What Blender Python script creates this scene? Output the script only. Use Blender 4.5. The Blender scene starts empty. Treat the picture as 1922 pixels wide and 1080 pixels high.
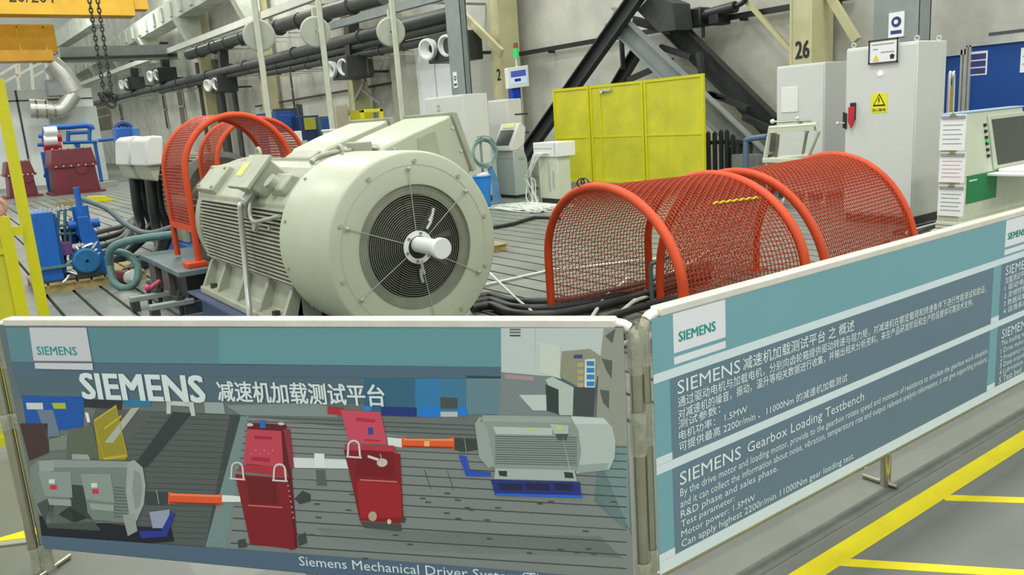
import bpy, math, random
from mathutils import Vector as V, Matrix
pi = math.pi; S = bpy.context.scene; COL = S.collection
# ------------------------------------------------------------------ camera
FPX, PITCH, ROLL, YAW, EYE = 1500.0, math.radians(12.03), math.radians(4.0), math.radians(35), 1.65
hd = V((math.sin(YAW), math.cos(YAW), 0)); up = V((0, 0, 1)); r0 = hd.cross(up)
CF = math.cos(PITCH)*hd - math.sin(PITCH)*up; d0 = -(math.cos(PITCH)*up + math.sin(PITCH)*hd)
CR = math.cos(ROLL)*r0 + math.sin(ROLL)*d0; CD = -math.sin(ROLL)*r0 + math.cos(ROLL)*d0
cam = bpy.data.cameras.new('camera'); co = bpy.data.objects.new('camera', cam); COL.objects.link(co)
cam.sensor_width = 36; cam.lens = FPX/1922*36; cam.clip_end = 400; cam.clip_start = .05
m = Matrix((CR, -CD, -CF)).transposed().to_4x4(); m.translation = V((0, 0, EYE)); co.matrix_world = m
S.camera = co
# ------------------------------------------------------------------ light
S.view_settings.view_transform = 'Standard'; S.view_settings.look = 'None'; S.view_settings.gamma = 1
S.view_settings.use_curve_mapping = False; S.view_settings.exposure = 0.38
w = bpy.data.worlds.new('hall_light'); S.world = w; w.use_nodes = True
bg = w.node_tree.nodes['Background']; bg.inputs[0].default_value = (.95, 1.0, .95, 1); bg.inputs[1].default_value = .78
for X in (-3, 4.5, 10.5):
    for Y in (-7, 5, 18, 34, 52):
        l = bpy.data.lights.new('high_bay_lamp', 'AREA'); l.energy = 330; l.size = 1.6; l.color = (1, 1, .93)
        o = bpy.data.objects.new('high_bay_lamp', l); COL.objects.link(o); o.location = (X, Y, 11)
# ------------------------------------------------------------------ helpers
OFF = {}
def at(px, py, axis, val):                      # photo pixel -> point of the place on a plane x/y/z = val
    d = CF + CR*((px-961)/FPX) + CD*((py-540)/FPX); e = V((0, 0, EYE)); i = 'xyz'.index(axis)
    return e + d*((val-e[i])/d[i])
def lin(c): return tuple((v/12.92 if v <= .04045 else ((v+.055)/1.055)**2.4) for v in [x/255 for x in c])
def mat(name, rgb, rough=.5, metal=0, dirt=.12, scale=6, dcol=None, emit=0, bump=0, alpha=1):
    M = bpy.data.materials.new(name); M.use_nodes = True; N = M.node_tree; b = N.nodes['Principled BSDF']
    c = (*lin(rgb), 1); b.inputs['Base Color'].default_value = c
    b.inputs['Roughness'].default_value = rough; b.inputs['Metallic'].default_value = metal
    if emit: b.inputs['Emission Color'].default_value = c; b.inputs['Emission Strength'].default_value = emit
    if alpha < 1: b.inputs['Alpha'].default_value = alpha
    if dirt:
        t = N.nodes.new('ShaderNodeTexCoord'); n = N.nodes.new('ShaderNodeTexNoise'); n.inputs['Scale'].default_value = scale
        n.inputs['Detail'].default_value = 6; n.inputs['Roughness'].default_value = .65
        k = N.nodes.new('ShaderNodeValToRGB'); dc = lin(dcol) if dcol else tuple(x*(1-2.2*dirt) for x in c[:3])
        k.color_ramp.elements[0].position = .3; k.color_ramp.elements[0].color = (*dc, 1)
        k.color_ramp.elements[1].position = .3+.4; k.color_ramp.elements[1].color = (*[min(1, x*(1+.6*dirt)) for x in c[:3]], 1)
        N.links.new(t.outputs['Object'], n.inputs['Vector']); N.links.new(n.outputs['Fac'], k.inputs[0])
        N.links.new(k.outputs[0], b.inputs['Base Color'])
        if bump:
            bp = N.nodes.new('ShaderNodeBump'); bp.inputs['Strength'].default_value = bump; bp.inputs['Distance'].default_value = .01
            N.links.new(n.outputs['Fac'], bp.inputs['Height']); N.links.new(bp.outputs[0], b.inputs['Normal'])
    return M
class MB:
    def __init__(s): s.v = []; s.f = []; s.T = None; s.g = []
    def add(s, vs, fs):
        n = len(s.v); s.g.append((n, len(s.f), len(vs), len(fs))); s.v += [tuple(s.T @ V(p)) if s.T else tuple(p) for p in vs]; s.f += [tuple(i+n for i in f) for f in fs]; return s
    def box(s, x0, x1, y0, y1, z0, z1):
        vs = [(x, y, z) for x in (x0, x1) for y in (y0, y1) for z in (z0, z1)]
        return s.add(vs, [(0, 1, 3, 2), (4, 6, 7, 5), (0, 4, 5, 1), (2, 3, 7, 6), (0, 2, 6, 4), (1, 5, 7, 3)])
    def bar(s, a, b, w, h=None, upv=(0, 0, 1)):   # rectangular bar between two points
        a, b = V(a), V(b); h = h or w; d = (b-a).normalized(); u = V(upv)
        if abs(d.dot(u)) > .95: u = V((0, 1, 0))
        sd = d.cross(u).normalized(); u = sd.cross(d)
        vs = [p + sd*(i*w/2) + u*(j*h/2) for p in (a, b) for i in (-1, 1) for j in (-1, 1)]
        return s.add(vs, [(0, 1, 3, 2), (4, 6, 7, 5), (0, 4, 5, 1), (2, 3, 7, 6), (0, 2, 6, 4), (1, 5, 7, 3)])
    def prism(s, poly, a, b):                    # polygon of 3d points swept by the vector b-a
        o = V(b)-V(a); n = len(poly); vs = [V(p) for p in poly]+[V(p)+o for p in poly]
        return s.add(vs, [tuple(range(n))[::-1], tuple(range(n, 2*n))]+[(i, (i+1) % n, n+(i+1) % n, n+i) for i in range(n)])
    def tube(s, pts, r, n=8, closed=False, cap=True):
        pts = [V(p) for p in pts]; k = len(pts); vs = []; fs = []; u = None
        for i, p in enumerate(pts):
            if closed: d = pts[(i+1) % k]-pts[i-1]
            else: d = pts[min(i+1, k-1)]-pts[max(i-1, 0)]
            d.normalize()
            if u is None:
                u = d.orthogonal().normalized()
            else:
                u = u - d*u.dot(d)
                u = u.normalized() if u.length > 1e-6 else d.orthogonal().normalized()
            w_ = d.cross(u); rr = r[i] if isinstance(r, (list, tuple)) else r
            vs += [p+(u*math.cos(2*pi*j/n)+w_*math.sin(2*pi*j/n))*rr for j in range(n)]
        for i in range(k if closed else k-1):
            a, b = i*n, ((i+1) % k)*n
            fs += [(a+j, a+(j+1) % n, b+(j+1) % n, b+j) for j in range(n)]
        if cap and not closed: fs += [tuple(range(n))[::-1], tuple(range((k-1)*n, k*n))]
        return s.add(vs, fs)
    def cyl(s, a, b, r, n=20, r2=None): return s.tube([a, b], [r, r if r2 is None else r2], n)
    def lathe(s, prof, o, ax, n=32, closed=True): # prof: (distance along ax, radius)
        o, ax = V(o), V(ax).normalized(); u = ax.orthogonal().normalized(); w_ = ax.cross(u); vs = []; fs = []
        for t, r in prof: vs += [o+ax*t+(u*math.cos(2*pi*j/n)+w_*math.sin(2*pi*j/n))*max(r, 1e-4) for j in range(n)]
        k = len(prof)
        for i in range(k if closed else k-1):
            a, b = i*n, ((i+1) % k)*n
            fs += [(a+j, a+(j+1) % n, b+(j+1) % n, b+j) for j in range(n)]
        return s.add(vs, fs)
    def sphere(s, c, r, n=14):
        return s.lathe([(-r*math.cos(pi*i/(n//2)), r*math.sin(pi*i/(n//2))) for i in range(n//2+1)], c, (0, 0, 1), n, False)
    def torus(s, c, ax, R, r, n=28, m_=8):
        ax = V(ax).normalized(); u = ax.orthogonal().normalized(); w_ = ax.cross(u)
        return s.tube([V(c)+(u*math.cos(2*pi*j/n)+w_*math.sin(2*pi*j/n))*R for j in range(n)], r, m_, True)
def arc(pts, n=6):                               # smooth path through points
    pts = [V(p) for p in pts]; out = []
    for i in range(len(pts)-1):
        p0, p1, p2, p3 = pts[max(i-1, 0)], pts[i], pts[i+1], pts[min(i+2, len(pts)-1)]
        for k in range(n):
            t = k/n; out.append(.5*((2*p1)+(p2-p0)*t+(2*p0-5*p1+4*p2-p3)*t*t+(3*p1-p0-3*p2+p3)*t**3))
    return out+[pts[-1]]
def mesh_of(name, mb, off, smooth):
    me = bpy.data.meshes.new(name); me.from_pydata([tuple(V(p)-off) for p in mb.v], [], mb.f); me.validate(); me.update()
    import bmesh
    bm = bmesh.new(); bm.from_mesh(me); bmesh.ops.recalc_face_normals(bm, faces=bm.faces[:]); bm.to_mesh(me); bm.free()
    if smooth:
        me.polygons.foreach_set('use_smooth', [True]*len(me.polygons)); me.set_sharp_from_angle(angle=math.radians(38))
    return me
PIECES = {'stiffener', 'pipe_collar', 'wall_bracket', 'hanger', 'flange_bolt', 'cover_bolt', 'cover_screw', 'flange_screw', 'box_bolt', 'foot_rib', 'hold_down_bolt', 'lacing_bar',
    'case_bolt', 'cross_beam', 'notice_line', 'photo_strip', 'text_line', 'louvre', 'tank_fitting', 'pipework', 'hose_tangle', 'branch_pipe', 'deck_board', 'stand_leg', 'panel_joint',
    'key_switch', 'gauge', 'fan_blade', 'bin_contents', 'duct_seam', 'grille_clip', 'gusset', 'text_block', 'vent_slot', 'frame_bar', 'red_flange', 'stack_pipe', 'door_bar', 'hinge', 'side_rail', 'railing', 'strut', 'wire_knot'}
def obj(name, mb, M, parent=None, bevel=0, smooth=True, label=None):
    if name in PIECES and parent is not None and len(mb.g) > 1:      # every bolt, bar or bracket is an object of its own
        for v0, f0, nv, nf in mb.g:
            b = MB(); b.v = mb.v[v0:v0+nv]; b.f = [tuple(i-v0 for i in f) for f in mb.f[f0:f0+nf]]; o = obj(name, b, M, parent, bevel, smooth, label)
        return o
    if parent is not None: off = OFF[parent.name]
    else:
        xs = [p[0] for p in mb.v]; ys = [p[1] for p in mb.v]; zs = [p[2] for p in mb.v]
        off = V(((min(xs)+max(xs))/2, (min(ys)+max(ys))/2, min(zs)))
    o = bpy.data.objects.new(name, mesh_of(name, mb, off, smooth)); COL.objects.link(o); o.data.materials.append(M)
    OFF[o.name] = off
    if parent is not None: o.parent = parent
    else: o.location = off
    if bevel:
        b = o.modifiers.new('bevel', 'BEVEL'); b.width = bevel; b.segments = 2; b.limit_method = 'ANGLE'; b.angle_limit = math.radians(40)
    if label: o['label'] = label
    return o
def tag(o, label, cat, group=None, kind=None):
    o['label'] = label; o['category'] = cat
    if group: o['group'] = group
    if kind: o['kind'] = kind
    return o
def thing(name, label, cat, loc, group=None):
    o = bpy.data.objects.new(name, None); COL.objects.link(o); o.location = loc; o.empty_display_size = .1; OFF[o.name] = V(loc)
    return tag(o, label, cat, group)
def struct(name, mb, M, **k):
    o = obj(name, mb, M, **k); o['kind'] = 'structure'; return o
def dup(root, loc, label, group=None):
    r = root.copy(); COL.objects.link(r); r.location = loc; r['label'] = label
    if group: r['group'] = group
    for ch in list(root.children):
        c = ch.copy(); COL.objects.link(c); c.parent = r
        for g in list(ch.children):
            d = g.copy(); COL.objects.link(d); d.parent = c
    return r
def text(name, body, M, parent, o, dx, dz, width, height, lift, bold=0):  # flat lettering: o corner, dx along, dz up
    c = bpy.data.curves.new(name, 'FONT'); c.body = body; c.resolution_u = 2
    t = bpy.data.objects.new(name, c); COL.objects.link(t); dg = bpy.context.evaluated_depsgraph_get(); dg.update()
    src = bpy.data.meshes.new_from_object(t.evaluated_get(dg)); bpy.data.objects.remove(t); bpy.data.curves.remove(c)
    o, dx, dz = V(o), V(dx).normalized(), V(dz).normalized(); n = dx.cross(dz)
    xs = [v.co.x for v in src.vertices]; ys = [v.co.y for v in src.vertices]; x0, x1, y0, y1 = min(xs), max(xs), min(ys), max(ys)
    off = OFF[parent.name]; k = bold*height; vs, fs = [], []
    steps = [(0, 0)] if not bold else [(-1, -.6), (-1, .6), (0, 0), (1, -.6), (1, .6), (-.5, 0), (.5, 0)]
    for q_, (a, b) in enumerate(steps):           # heavier strokes: the same letters laid over each other, a hair apart
        n0 = len(vs); vs += [o + dx*((v.co.x-x0)/(x1-x0)*width+a*k) + dz*((v.co.y-y0)/(y1-y0)*height+b*k) + n*(lift+q_*.00006) - off for v in src.vertices]
        fs += [tuple(i+n0 for i in p.vertices) for p in src.polygons]
    me = bpy.data.meshes.new(name); me.from_pydata(vs, [], fs)
    ob = bpy.data.objects.new(name, me); COL.objects.link(ob); me.materials.append(M); ob.parent = parent; OFF[ob.name] = off
    return ob
# ------------------------------------------------------------------ materials
m_floor = mat('painted_grey_floor', (112, 115, 109), .42, 0, .10, 1.3, bump=.05)
m_bed = mat('machined_iron_bed', (122, 127, 119), .38, 0, .14, 2.2)
m_pit = mat('dark_slot', (34, 36, 34), .8, 0, 0)
m_wall = mat('stained_plaster', (198, 198, 186), .85, 0, .16, .5)
m_cream = mat('cream_column_paint', (196, 192, 150), .6, 0, .10, 1.5)
m_conc = mat('pale_green_concrete', (206, 212, 198), .8, 0, .15, 1)
m_steel = mat('grey_blue_steel', (136, 144, 142), .5, 0, .1, 2)
m_dark = mat('dark_steel', (52, 56, 54), .5, 0, .15, 3)
m_black = mat('black_rubber', (30, 33, 33), .45, 0, .1, 8)
m_pipe = mat('dark_grey_pipe', (74, 77, 76), .45, 0, .12, 2)
m_motor = mat('motor_grey', (166, 170, 150), .42, 0, .09, 4)
m_drum = mat('smooth_motor_grey', (180, 186, 163), .36, 0, .03, 2)
m_fin = mat('fin_grey', (176, 176, 158), .45, 0, .10, 5)
m_in = mat('dark_interior', (36, 37, 33), .7, 0, 0)
m_white = mat('white_paint', (226, 228, 224), .4, 0, .02, 4)
m_cab = mat('cabinet_grey', (206, 208, 204), .4, 0, .02, 2)
m_green = mat('pale_green_grey', (200, 206, 184), .45, 0, .04, 3)
m_or = mat('orange_red_paint', (206, 68, 16), .6, 0, .08, 6)
m_orm = mat('orange_red_wire', (178, 66, 36), .45, 0, .10, 10)
m_yel = mat('safety_yellow', (206, 200, 16), .4, 0, .05, 3)
m_yelp = mat('yellow_sheet', (206, 200, 40), .5, 0, .12, 1.6, dcol=(180, 178, 44))
m_line = mat('floor_line_yellow', (222, 206, 10), .55, 0, .06, 7)
m_crane = mat('crane_yellow', (226, 176, 46), .5, 0, .08, 1)
m_blue = mat('machine_blue', (16, 92, 176), .4, 0, .10, 4)
m_navy = mat('navy_panel', (22, 66, 132), .5, 0, .08, 1.5)
m_board = mat('board_blue', (8, 66, 142), .6, 0, .06, 2)
m_teal = mat('teal_hose', (84, 124, 122), .45, 0, .12, 12)
m_red = mat('maroon_paint', (122, 42, 52), .45, 0, .12, 2)
m_chrome = mat('polished_tube', (190, 188, 166), .15, .95, .06, 10)
m_alu = mat('aluminium', (206, 208, 202), .35, .55, .06, 6)
m_film = mat('clear_film', (214, 217, 200), .08, .2, .2, 22, bump=.8, alpha=.38)
m_rail = mat('brushed_rail', (232, 228, 218), .3, .35, .05, 12)
m_wood = mat('pallet_wood', (166, 148, 96), .8, 0, .25, 9)
m_beige = mat('pale_pole', (198, 202, 182), .5, 0, .08, 3)
m_screen = mat('dark_screen', (52, 58, 54), .2, 0, 0)
m_paper = mat('paper', (232, 232, 232), .8, 0, .02, 20)
m_ink = mat('black_ink', (36, 38, 36), .7, 0, 0)
m_greyink = mat('grey_ink', (150, 152, 156), .8, 0, 0)
m_blueink = mat('navy_ink', (48, 56, 116), .7, 0, 0)
m_lred = mat('red_plastic', (188, 34, 48), .4, 0, 0)
m_cablew = mat('white_cable', (206, 212, 204), .5, 0, .05, 10)
m_cableg = mat('green_grey_cable', (132, 164, 158), .5, 0, .1, 14)
m_hoser = mat('red_brown_hose', (96, 42, 38), .5, 0, .15, 12)
m_gold = mat('brass', (150, 140, 96), .5, .3, .1, 6)
m_teald = mat('logo_teal', (0, 146, 136), .6, 0, 0)
m_let = mat('print_white', (214, 226, 226), .6, 0, 0)
m_lg = mat('signal_green', (40, 170, 90), .3, 0, 0, emit=.5)
m_lr = mat('signal_red_white', (255, 214, 206), .3, 0, 0, emit=1.0)
# ------------------------------------------------------------------ the setting
BX0, BX1, BY0, BY1 = .55, 11.4, 2.9, 31.0
fl = MB()
for a in ((-25, 40, -12, BY0), (-25, 40, BY1, 95), (-25, BX0, BY0, BY1), (BX1, 40, BY0, BY1)): fl.box(a[0], a[1], a[2], a[3], -.2, 0)
floor = struct('floor', fl, m_floor, smooth=False)
OFF['floor'] = V(floor.location)
bed = MB(); P_ = .285; x = BX0
while x < BX1-.05:
    y = BY0
    while y < BY1-.1:
        bed.box(x, min(x+P_-.034, BX1), y, min(y+4.0-.006, BY1), -.2, 0); y += 4.0
    x += P_
struct('trim_1', bed, m_bed, smooth=False)
pit = MB().box(BX0-.01, BX1+.01, BY0-.01, BY1+.01, -.26, -.1); struct('trim_2', pit, m_pit, smooth=False)
def stripe(pts, w, M=m_line, h=.0012):
    b = MB()
    for a, c in zip(pts[:-1], pts[1:]): b.bar((a[0], a[1], h), (c[0], c[1], h), w, .0022)
    return obj('painted_line_or_shade', b, M, floor, smooth=False)
stripe([(1.2, 1.52), (9.5, 1.52)], .085)
for px0, py0, px1, py1 in ((1770, 935, 1922, 940), (1560, 1055, 1922, 1078)):
    a, b = at(px0, py0, 'z', 0), at(px1, py1, 'z', 0); e = a+(b-a)*2.2; stripe([(a.x, a.y), (e.x, e.y)], .05, m_line, .0007)
stripe([(1.9, 1.655), (7.5, 1.66)], .065, mat('floor_shadow_strip', (88, 92, 86), .6, 0, .15, 9), .0004)  # dark strip: the barrier's soft shadow painted onto the floor
stripe([(.10, 3.93), (-3.5, 4.02)], .085)
wl = MB().box(13.4, 13.9, -6, 92, 0, 16); struct('wall_right', wl, m_wall, smooth=False)
wf = MB().box(-25, 13.9, 92, 92.5, 0, 24); struct('wall_far', wf, mat('far_wall', (206, 210, 206), .8, 0, .06, .3), smooth=False)
# building columns with painted numbers
CX = 12.55
for i, (Y, num, lab) in enumerate([(8.66, '26', 'cream column with the black number 26 rising behind the grey cabinets'),
        (17.85, '2', 'cream column with a black 2 behind the blue monitor post'),
        (27.0, None, 'cream column behind the yellow box on the wall side, middle distance'),
        (36.2, None, 'distant cream column rising behind the rear orange hoop guard'),
        (45.4, None, 'farthest cream column above the grey terminal boxes at the left')]):
    t = thing('building_column', lab, 'column', (CX+.3, Y, 0), 'columns along the hall wall')
    b = MB().box(CX, CX+.62, Y-.16, Y-.12, 0, 11).box(CX, CX+.62, Y+.24, Y+.28, 0, 11).box(CX+.02, CX+.06, Y-.12, Y+.24, 0, 11)
    b.box(CX+.56, CX+.60, Y-.12, Y+.24, 0, 11); obj('shaft', b, m_cream, t, smooth=False)
    obj('base_plate', MB().box(CX-.08, CX+.7, Y-.25, Y+.36, 0, .05), m_cream, t, smooth=False)
    if num: text('painted_number', num, m_ink, t, (CX+.018, Y+.165 if num == '26' else Y+.10, 2.30 if i == 0 else 2.62), (0, -1, 0), (0, 0, 1), .265 if num == '26' else .16, .29, .004, .035)
# grey posts with safety signs
def sign(t, px, py, X, wd, ht):
    c = at(px, py, 'x', X); f = X-.004
    s_ = obj('safety_sign', MB().box(f-.006, f, c.y-wd/2, c.y+wd/2, c.z-ht/2, c.z+ht/2), m_paper, t, smooth=False, label='white safety sign with a round navy pictogram')
    g = f-.008
    e = MB().lathe([(0, wd*.30), (.002, wd*.30), (.002, wd*.02), (0, wd*.02)], (g, c.y, c.z+ht*.1), (1, 0, 0), 24)
    obj('round_pictogram', e, m_blueink, s_, smooth=False)
    h = MB().prism([(g-.002, c.y+wd*.02+wd*.13*math.cos(a), c.z+ht*.1+wd*.13*math.sin(a)) for a in [pi*2*k/12 for k in range(12)]], (0, 0, 0), (.002, 0, 0))
    obj('pictogram_face', h, m_paper, s_, smooth=False)
    b = MB().box(g, g+.002, c.y-wd*.33, c.y+wd*.33, c.z-ht*.36, c.z-ht*.22); obj('caption_bar', b, m_blueink, s_, smooth=False)
    fr = MB(); k = .008
    for y0, y1, z0, z1 in ((-wd/2, wd/2, ht/2-k, ht/2), (-wd/2, wd/2, -ht/2, -ht/2+k), (-wd/2, -wd/2+k, -ht/2, ht/2), (wd/2-k, wd/2, -ht/2, ht/2)): fr.box(g, g+.002, c.y+y0, c.y+y1, c.z+z0, c.z+z1)
    obj('sign_border', fr, m_greyink, s_, smooth=False)
for px, X, wpx, lab, sg in ((1681, 11.0, 84, 'grey steel post with safety sign behind the tall grey cabinet', (1683, 46, .235, .345)),
                           (852, 11.0, 26, 'slim grey steel post with safety sign left of the cream numbered column', (855, 150, .20, .40))):
    a = at(px-wpx/2, 60, 'x', X); b_ = at(px+wpx/2, 60, 'x', X); y0, y1 = b_.y, a.y
    t = thing('steel_post', lab, 'post', (X+.15, (y0+y1)/2, 0), 'grey steel posts')
    q_ = .33 if wpx > 50 else .2; b = MB().box(X, X+.03, y0, y1, 0, 9).box(X+.03, X+q_-.03, (y0+y1)/2-.012, (y0+y1)/2+.012, 0, 9).box(X+q_-.03, X+q_, y0, y1, 0, 9).box(X+.01, X+q_-.01, y0, y0+.012, 0, 9)
    obj('shaft', b, m_steel, t, smooth=False); obj('base_plate', MB().box(X-.05, X+.38, y0-.05, y1+.05, 0, .03), m_steel, t, smooth=False)
    sign(t, sg[0], sg[1], X, sg[2], sg[3])
# crane runway on the columns
t = thing('crane_runway', 'pale concrete crane runway beam carried along the columns at upper left', 'beam', (12.3, 55, 7.2))
rw = MB().box(11.7, 12.7, 39, 90, 7.9, 8.9); obj('beam', rw, m_conc, t, smooth=False)
b = MB()
for k in range(26): b.box(11.6, 11.7, 40+k*2, 40.5+k*2, 8.05, 8.75)
obj('stiffener', b, m_conc, t, smooth=False)
for Y in (36.2, 45.4, 54.6, 63.8, 73): obj('bracket', MB().prism([(11.5, Y-.3, 7.9), (12.8, Y-.3, 7.9), (12.8, Y-.3, 6.4), (12.2, Y-.3, 6.4)], (0, 0, 0), (0, .6, 0)), m_conc, t, smooth=False)
obj('crane_rail', MB().box(12.1, 12.2, 39, 90, 8.9, 9.05), m_dark, t, smooth=False)
t = thing('crane_runway', 'pale far runway beam beyond the yellow crane, above the silver duct', 'beam', (9.2, 66, 8))
rp = [at(69, 121, 'x', 9.0), at(185, 44, 'x', 9.0)]
obj('beam', MB().bar(rp[0]+V((0, 0, .55)), rp[1]+V((0, 0, .45)), .7, 1.0), m_conc, t, smooth=False); b = MB()
for k in range(7): b.bar(rp[0].lerp(rp[1], k/6)+V((-.38, 0, .1)), rp[0].lerp(rp[1], k/6)+V((-.38, 0, .9)), .1)
obj('stiffener', b, m_conc, t, smooth=False)
# pipe runs along the wall
def run(name, lab, cat, pts, r, M, grp=None, n=12):
    t = thing(name, lab, cat, pts[0], grp); obj('pipe', MB().tube(pts, r, n), M, t); b = MB()
    for k in range(1, 10):
        p = V(pts[0]).lerp(V(pts[-1]), k/10); d = (V(pts[-1])-V(pts[0])).normalized(); b.cyl(p-d*.05, p+d*.05, r*1.22, n)
    obj('pipe_collar', b, M, t)
    c = MB()
    for k in range(1, 12):
        p = V(pts[0]).lerp(V(pts[-1]), k/12-.03); 
        if min(abs(p.y-Y_) for Y_ in (8.72, 17.91, 27.06, 36.26, 45.46)) < .7: p.y += 1.2
        c.bar(p+V((0, 0, -r-.02)), (13.36, p.y, p.z-r-.02), .03)
    obj('wall_bracket', c, m_wall, t, smooth=False)
G = 'pipes along the hall wall'
run('service_pipe', 'thick dark pipe running along the wall, highest of the dark pipes', 'pipe', [at(355, 103, 'x', 12), at(480, 62, 'x', 12), at(720, -8, 'x', 12)], .26, m_pipe, G)
run('service_pipe', 'long dark pipe sloping from the hanging chain to the grey post', 'pipe', [at(172, 196, 'x', 12), at(480, 119, 'x', 12), at(860, 22, 'x', 12)], .19, m_pipe, G)
run('service_pipe', 'dark pipe just under the long pipe behind the grey discs', 'pipe', [at(300, 172, 'x', 12.1), at(600, 104, 'x', 12.1), at(860, 44, 'x', 12.1)], .13, m_pipe, G)
run('service_pipe', 'lowest dark pipe behind the pale poles', 'pipe', [at(500, 138, 'x', 12.2), at(860, 66, 'x', 12.2)], .13, m_pipe, G)
run('service_pipe', 'thin pale conduit running below the dark wall pipes', 'pipe', [at(180, 205, 'x', 12.3), at(360, 158, 'x', 12.3), at(480, 132, 'x', 12.3)], .05, m_alu, G)
t = thing('wall_rail', 'black steel rail fixed along the wall behind the yellow screen', 'rail', (13.2, 13, 3.2))
obj('bar', MB().bar((13.2, 8.2, 3.26), (13.2, 19, 3.27), .12, .1), m_black, t, smooth=False)
b = MB()
for Y in (8.5, 10.5, 12.5, 14.5, 16.5, 18.5): b.bar((13.2, Y, 3.2), (13.38, Y, 3.2), .06)
obj('wall_bracket', b, m_black, t, smooth=False)
# pale cable beam
a, b_ = at(144, 161, 'x', 11.4), at(620, -18, 'x', 11.4)
t = thing('cable_tray', 'long pale metal tray running above the dark pipes', 'cable tray', a)
obj('channel', MB().bar(a, b_, .22, .26), mat('tray_white', (224, 226, 216), .4, 0, .05, 2), t, smooth=False); b = MB(); c = MB()
for k in range(9):
    p = a.lerp(b_, (k+.5)/9); b.bar(p, p+V((0, 0, 1.2)), .05); c.bar(p, V((13.36, p.y, p.z)), .06)
obj('hanger', c, m_alu, t, smooth=False)
a, b_ = at(618, 50, 'x', 11.2), at(880, -22, 'x', 11.2)
t = thing('cable_tray', 'shorter grey metal tray between the pale poles', 'cable tray', a)
obj('channel', MB().bar(a, b_, .16, .22), m_steel, t, smooth=False)
obj('hanger', MB().bar(a.lerp(b_, .3), V((13.36, a.lerp(b_, .3).y, a.z)), .06).bar(a.lerp(b_, .7), V((13.36, a.lerp(b_, .7).y, a.lerp(b_, .7).z)), .06), m_steel, t, smooth=False)
# air nozzles in pairs
def nozzle_unit(px, py, X, s, lab):
    c = at(px, py, 'x', X); t = thing('air_nozzle_unit', lab, 'air nozzle', c-V((0, 0, s)), 'twin air nozzles on the wall')
    d = V((-.93, -.27, -.10)).normalized(); sd = V((0, 1, 0)); sd = (sd-d*sd.dot(d)).normalized()
    obj('housing', MB().box(c.x+.1*s, c.x+2.0*s, c.y-1.3*s, c.y+1.3*s, c.z-.75*s, c.z+.75*s), m_dark, t, bevel=.02)
    obj('duct', MB().bar((c.x+1.2*s, c.y, c.z+.6*s), (c.x+1.4*s, c.y, c.z+3.4*s), .8*s), m_dark, t, smooth=False)
    obj('wall_bracket', MB().bar((c.x+1.9*s, c.y, c.z-.3*s), (13.35, c.y, c.z-.3*s), .08), m_dark, t, smooth=False)
    for q in (-.72, .72):
        p = c+sd*q*s
        obj('nozzle', MB().lathe([(-.3*s, .50*s), (.0, .58*s), (.18*s, .56*s), (.20*s, .46*s), (.05*s, .36*s), (-.1*s, .24*s), (-.25*s, .2*s)], p, d, 24), m_white, t, label='white round air nozzle')
for a in ((822, 89, 11.5, .50, 'white twin air nozzles beside the slim grey post'), (634, 128, 11.5, .48, 'white twin air nozzles behind the middle pale pole'),
          (399, 159, 11.5, .50, 'white twin air nozzles above the rear orange hoop guard'), (290, 142, 11.5, .55, 'white twin air nozzles between tray and pipe, right of the chain'),
          (235, 158, 11.5, .55, 'farthest white twin air nozzles right beside the chain')): nozzle_unit(*a)
# poles with round discs
for px, dpx, dy, lab in ((490, 487, 67, 'pale pole with grey disc, leftmost of the three pale poles'), (609, 592, 60, 'pale pole with grey disc, middle of the three pale poles'), (745, 733, 60, 'pale pole with grey disc, rightmost of the three pale poles')):
    c = at(px, 100, 'y', 16); t = thing('disc_pole', lab, 'pole', (c.x, 16, 0), 'pale poles with round discs')
    obj('pole', MB().box(c.x-.055, c.x+.03, 15.96, 16.04, 0, 6.2), m_beige, t, smooth=False)
    obj('pole_edge', MB().box(c.x+.03, c.x+.05, 15.98, 16.06, 0, 6.2), m_steel, t, smooth=False)
    obj('base_plate', MB().box(c.x-.2, c.x+.2, 15.8, 16.2, 0, .03), m_beige, t, smooth=False)
    e = at(dpx, dy, 'y', 16.25); ax = V((-.4, -.9, -.1))
    obj('disc', MB().lathe([(0, .02), (.02, .29), (.05, .31), (.11, .31), (.14, .28), (.14, .02)], e, ax, 32), mat('disc_grey', (176, 180, 166), .5, 0, .05, 3), t)
    obj('disc_arm', MB().bar((c.x, 16.02, e.z), (e.x, 16.2, e.z), .05).box(e.x-.05, e.x+.05, 16.16, 16.24, e.z+.24, e.z+.46), m_beige, t, smooth=False)
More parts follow.
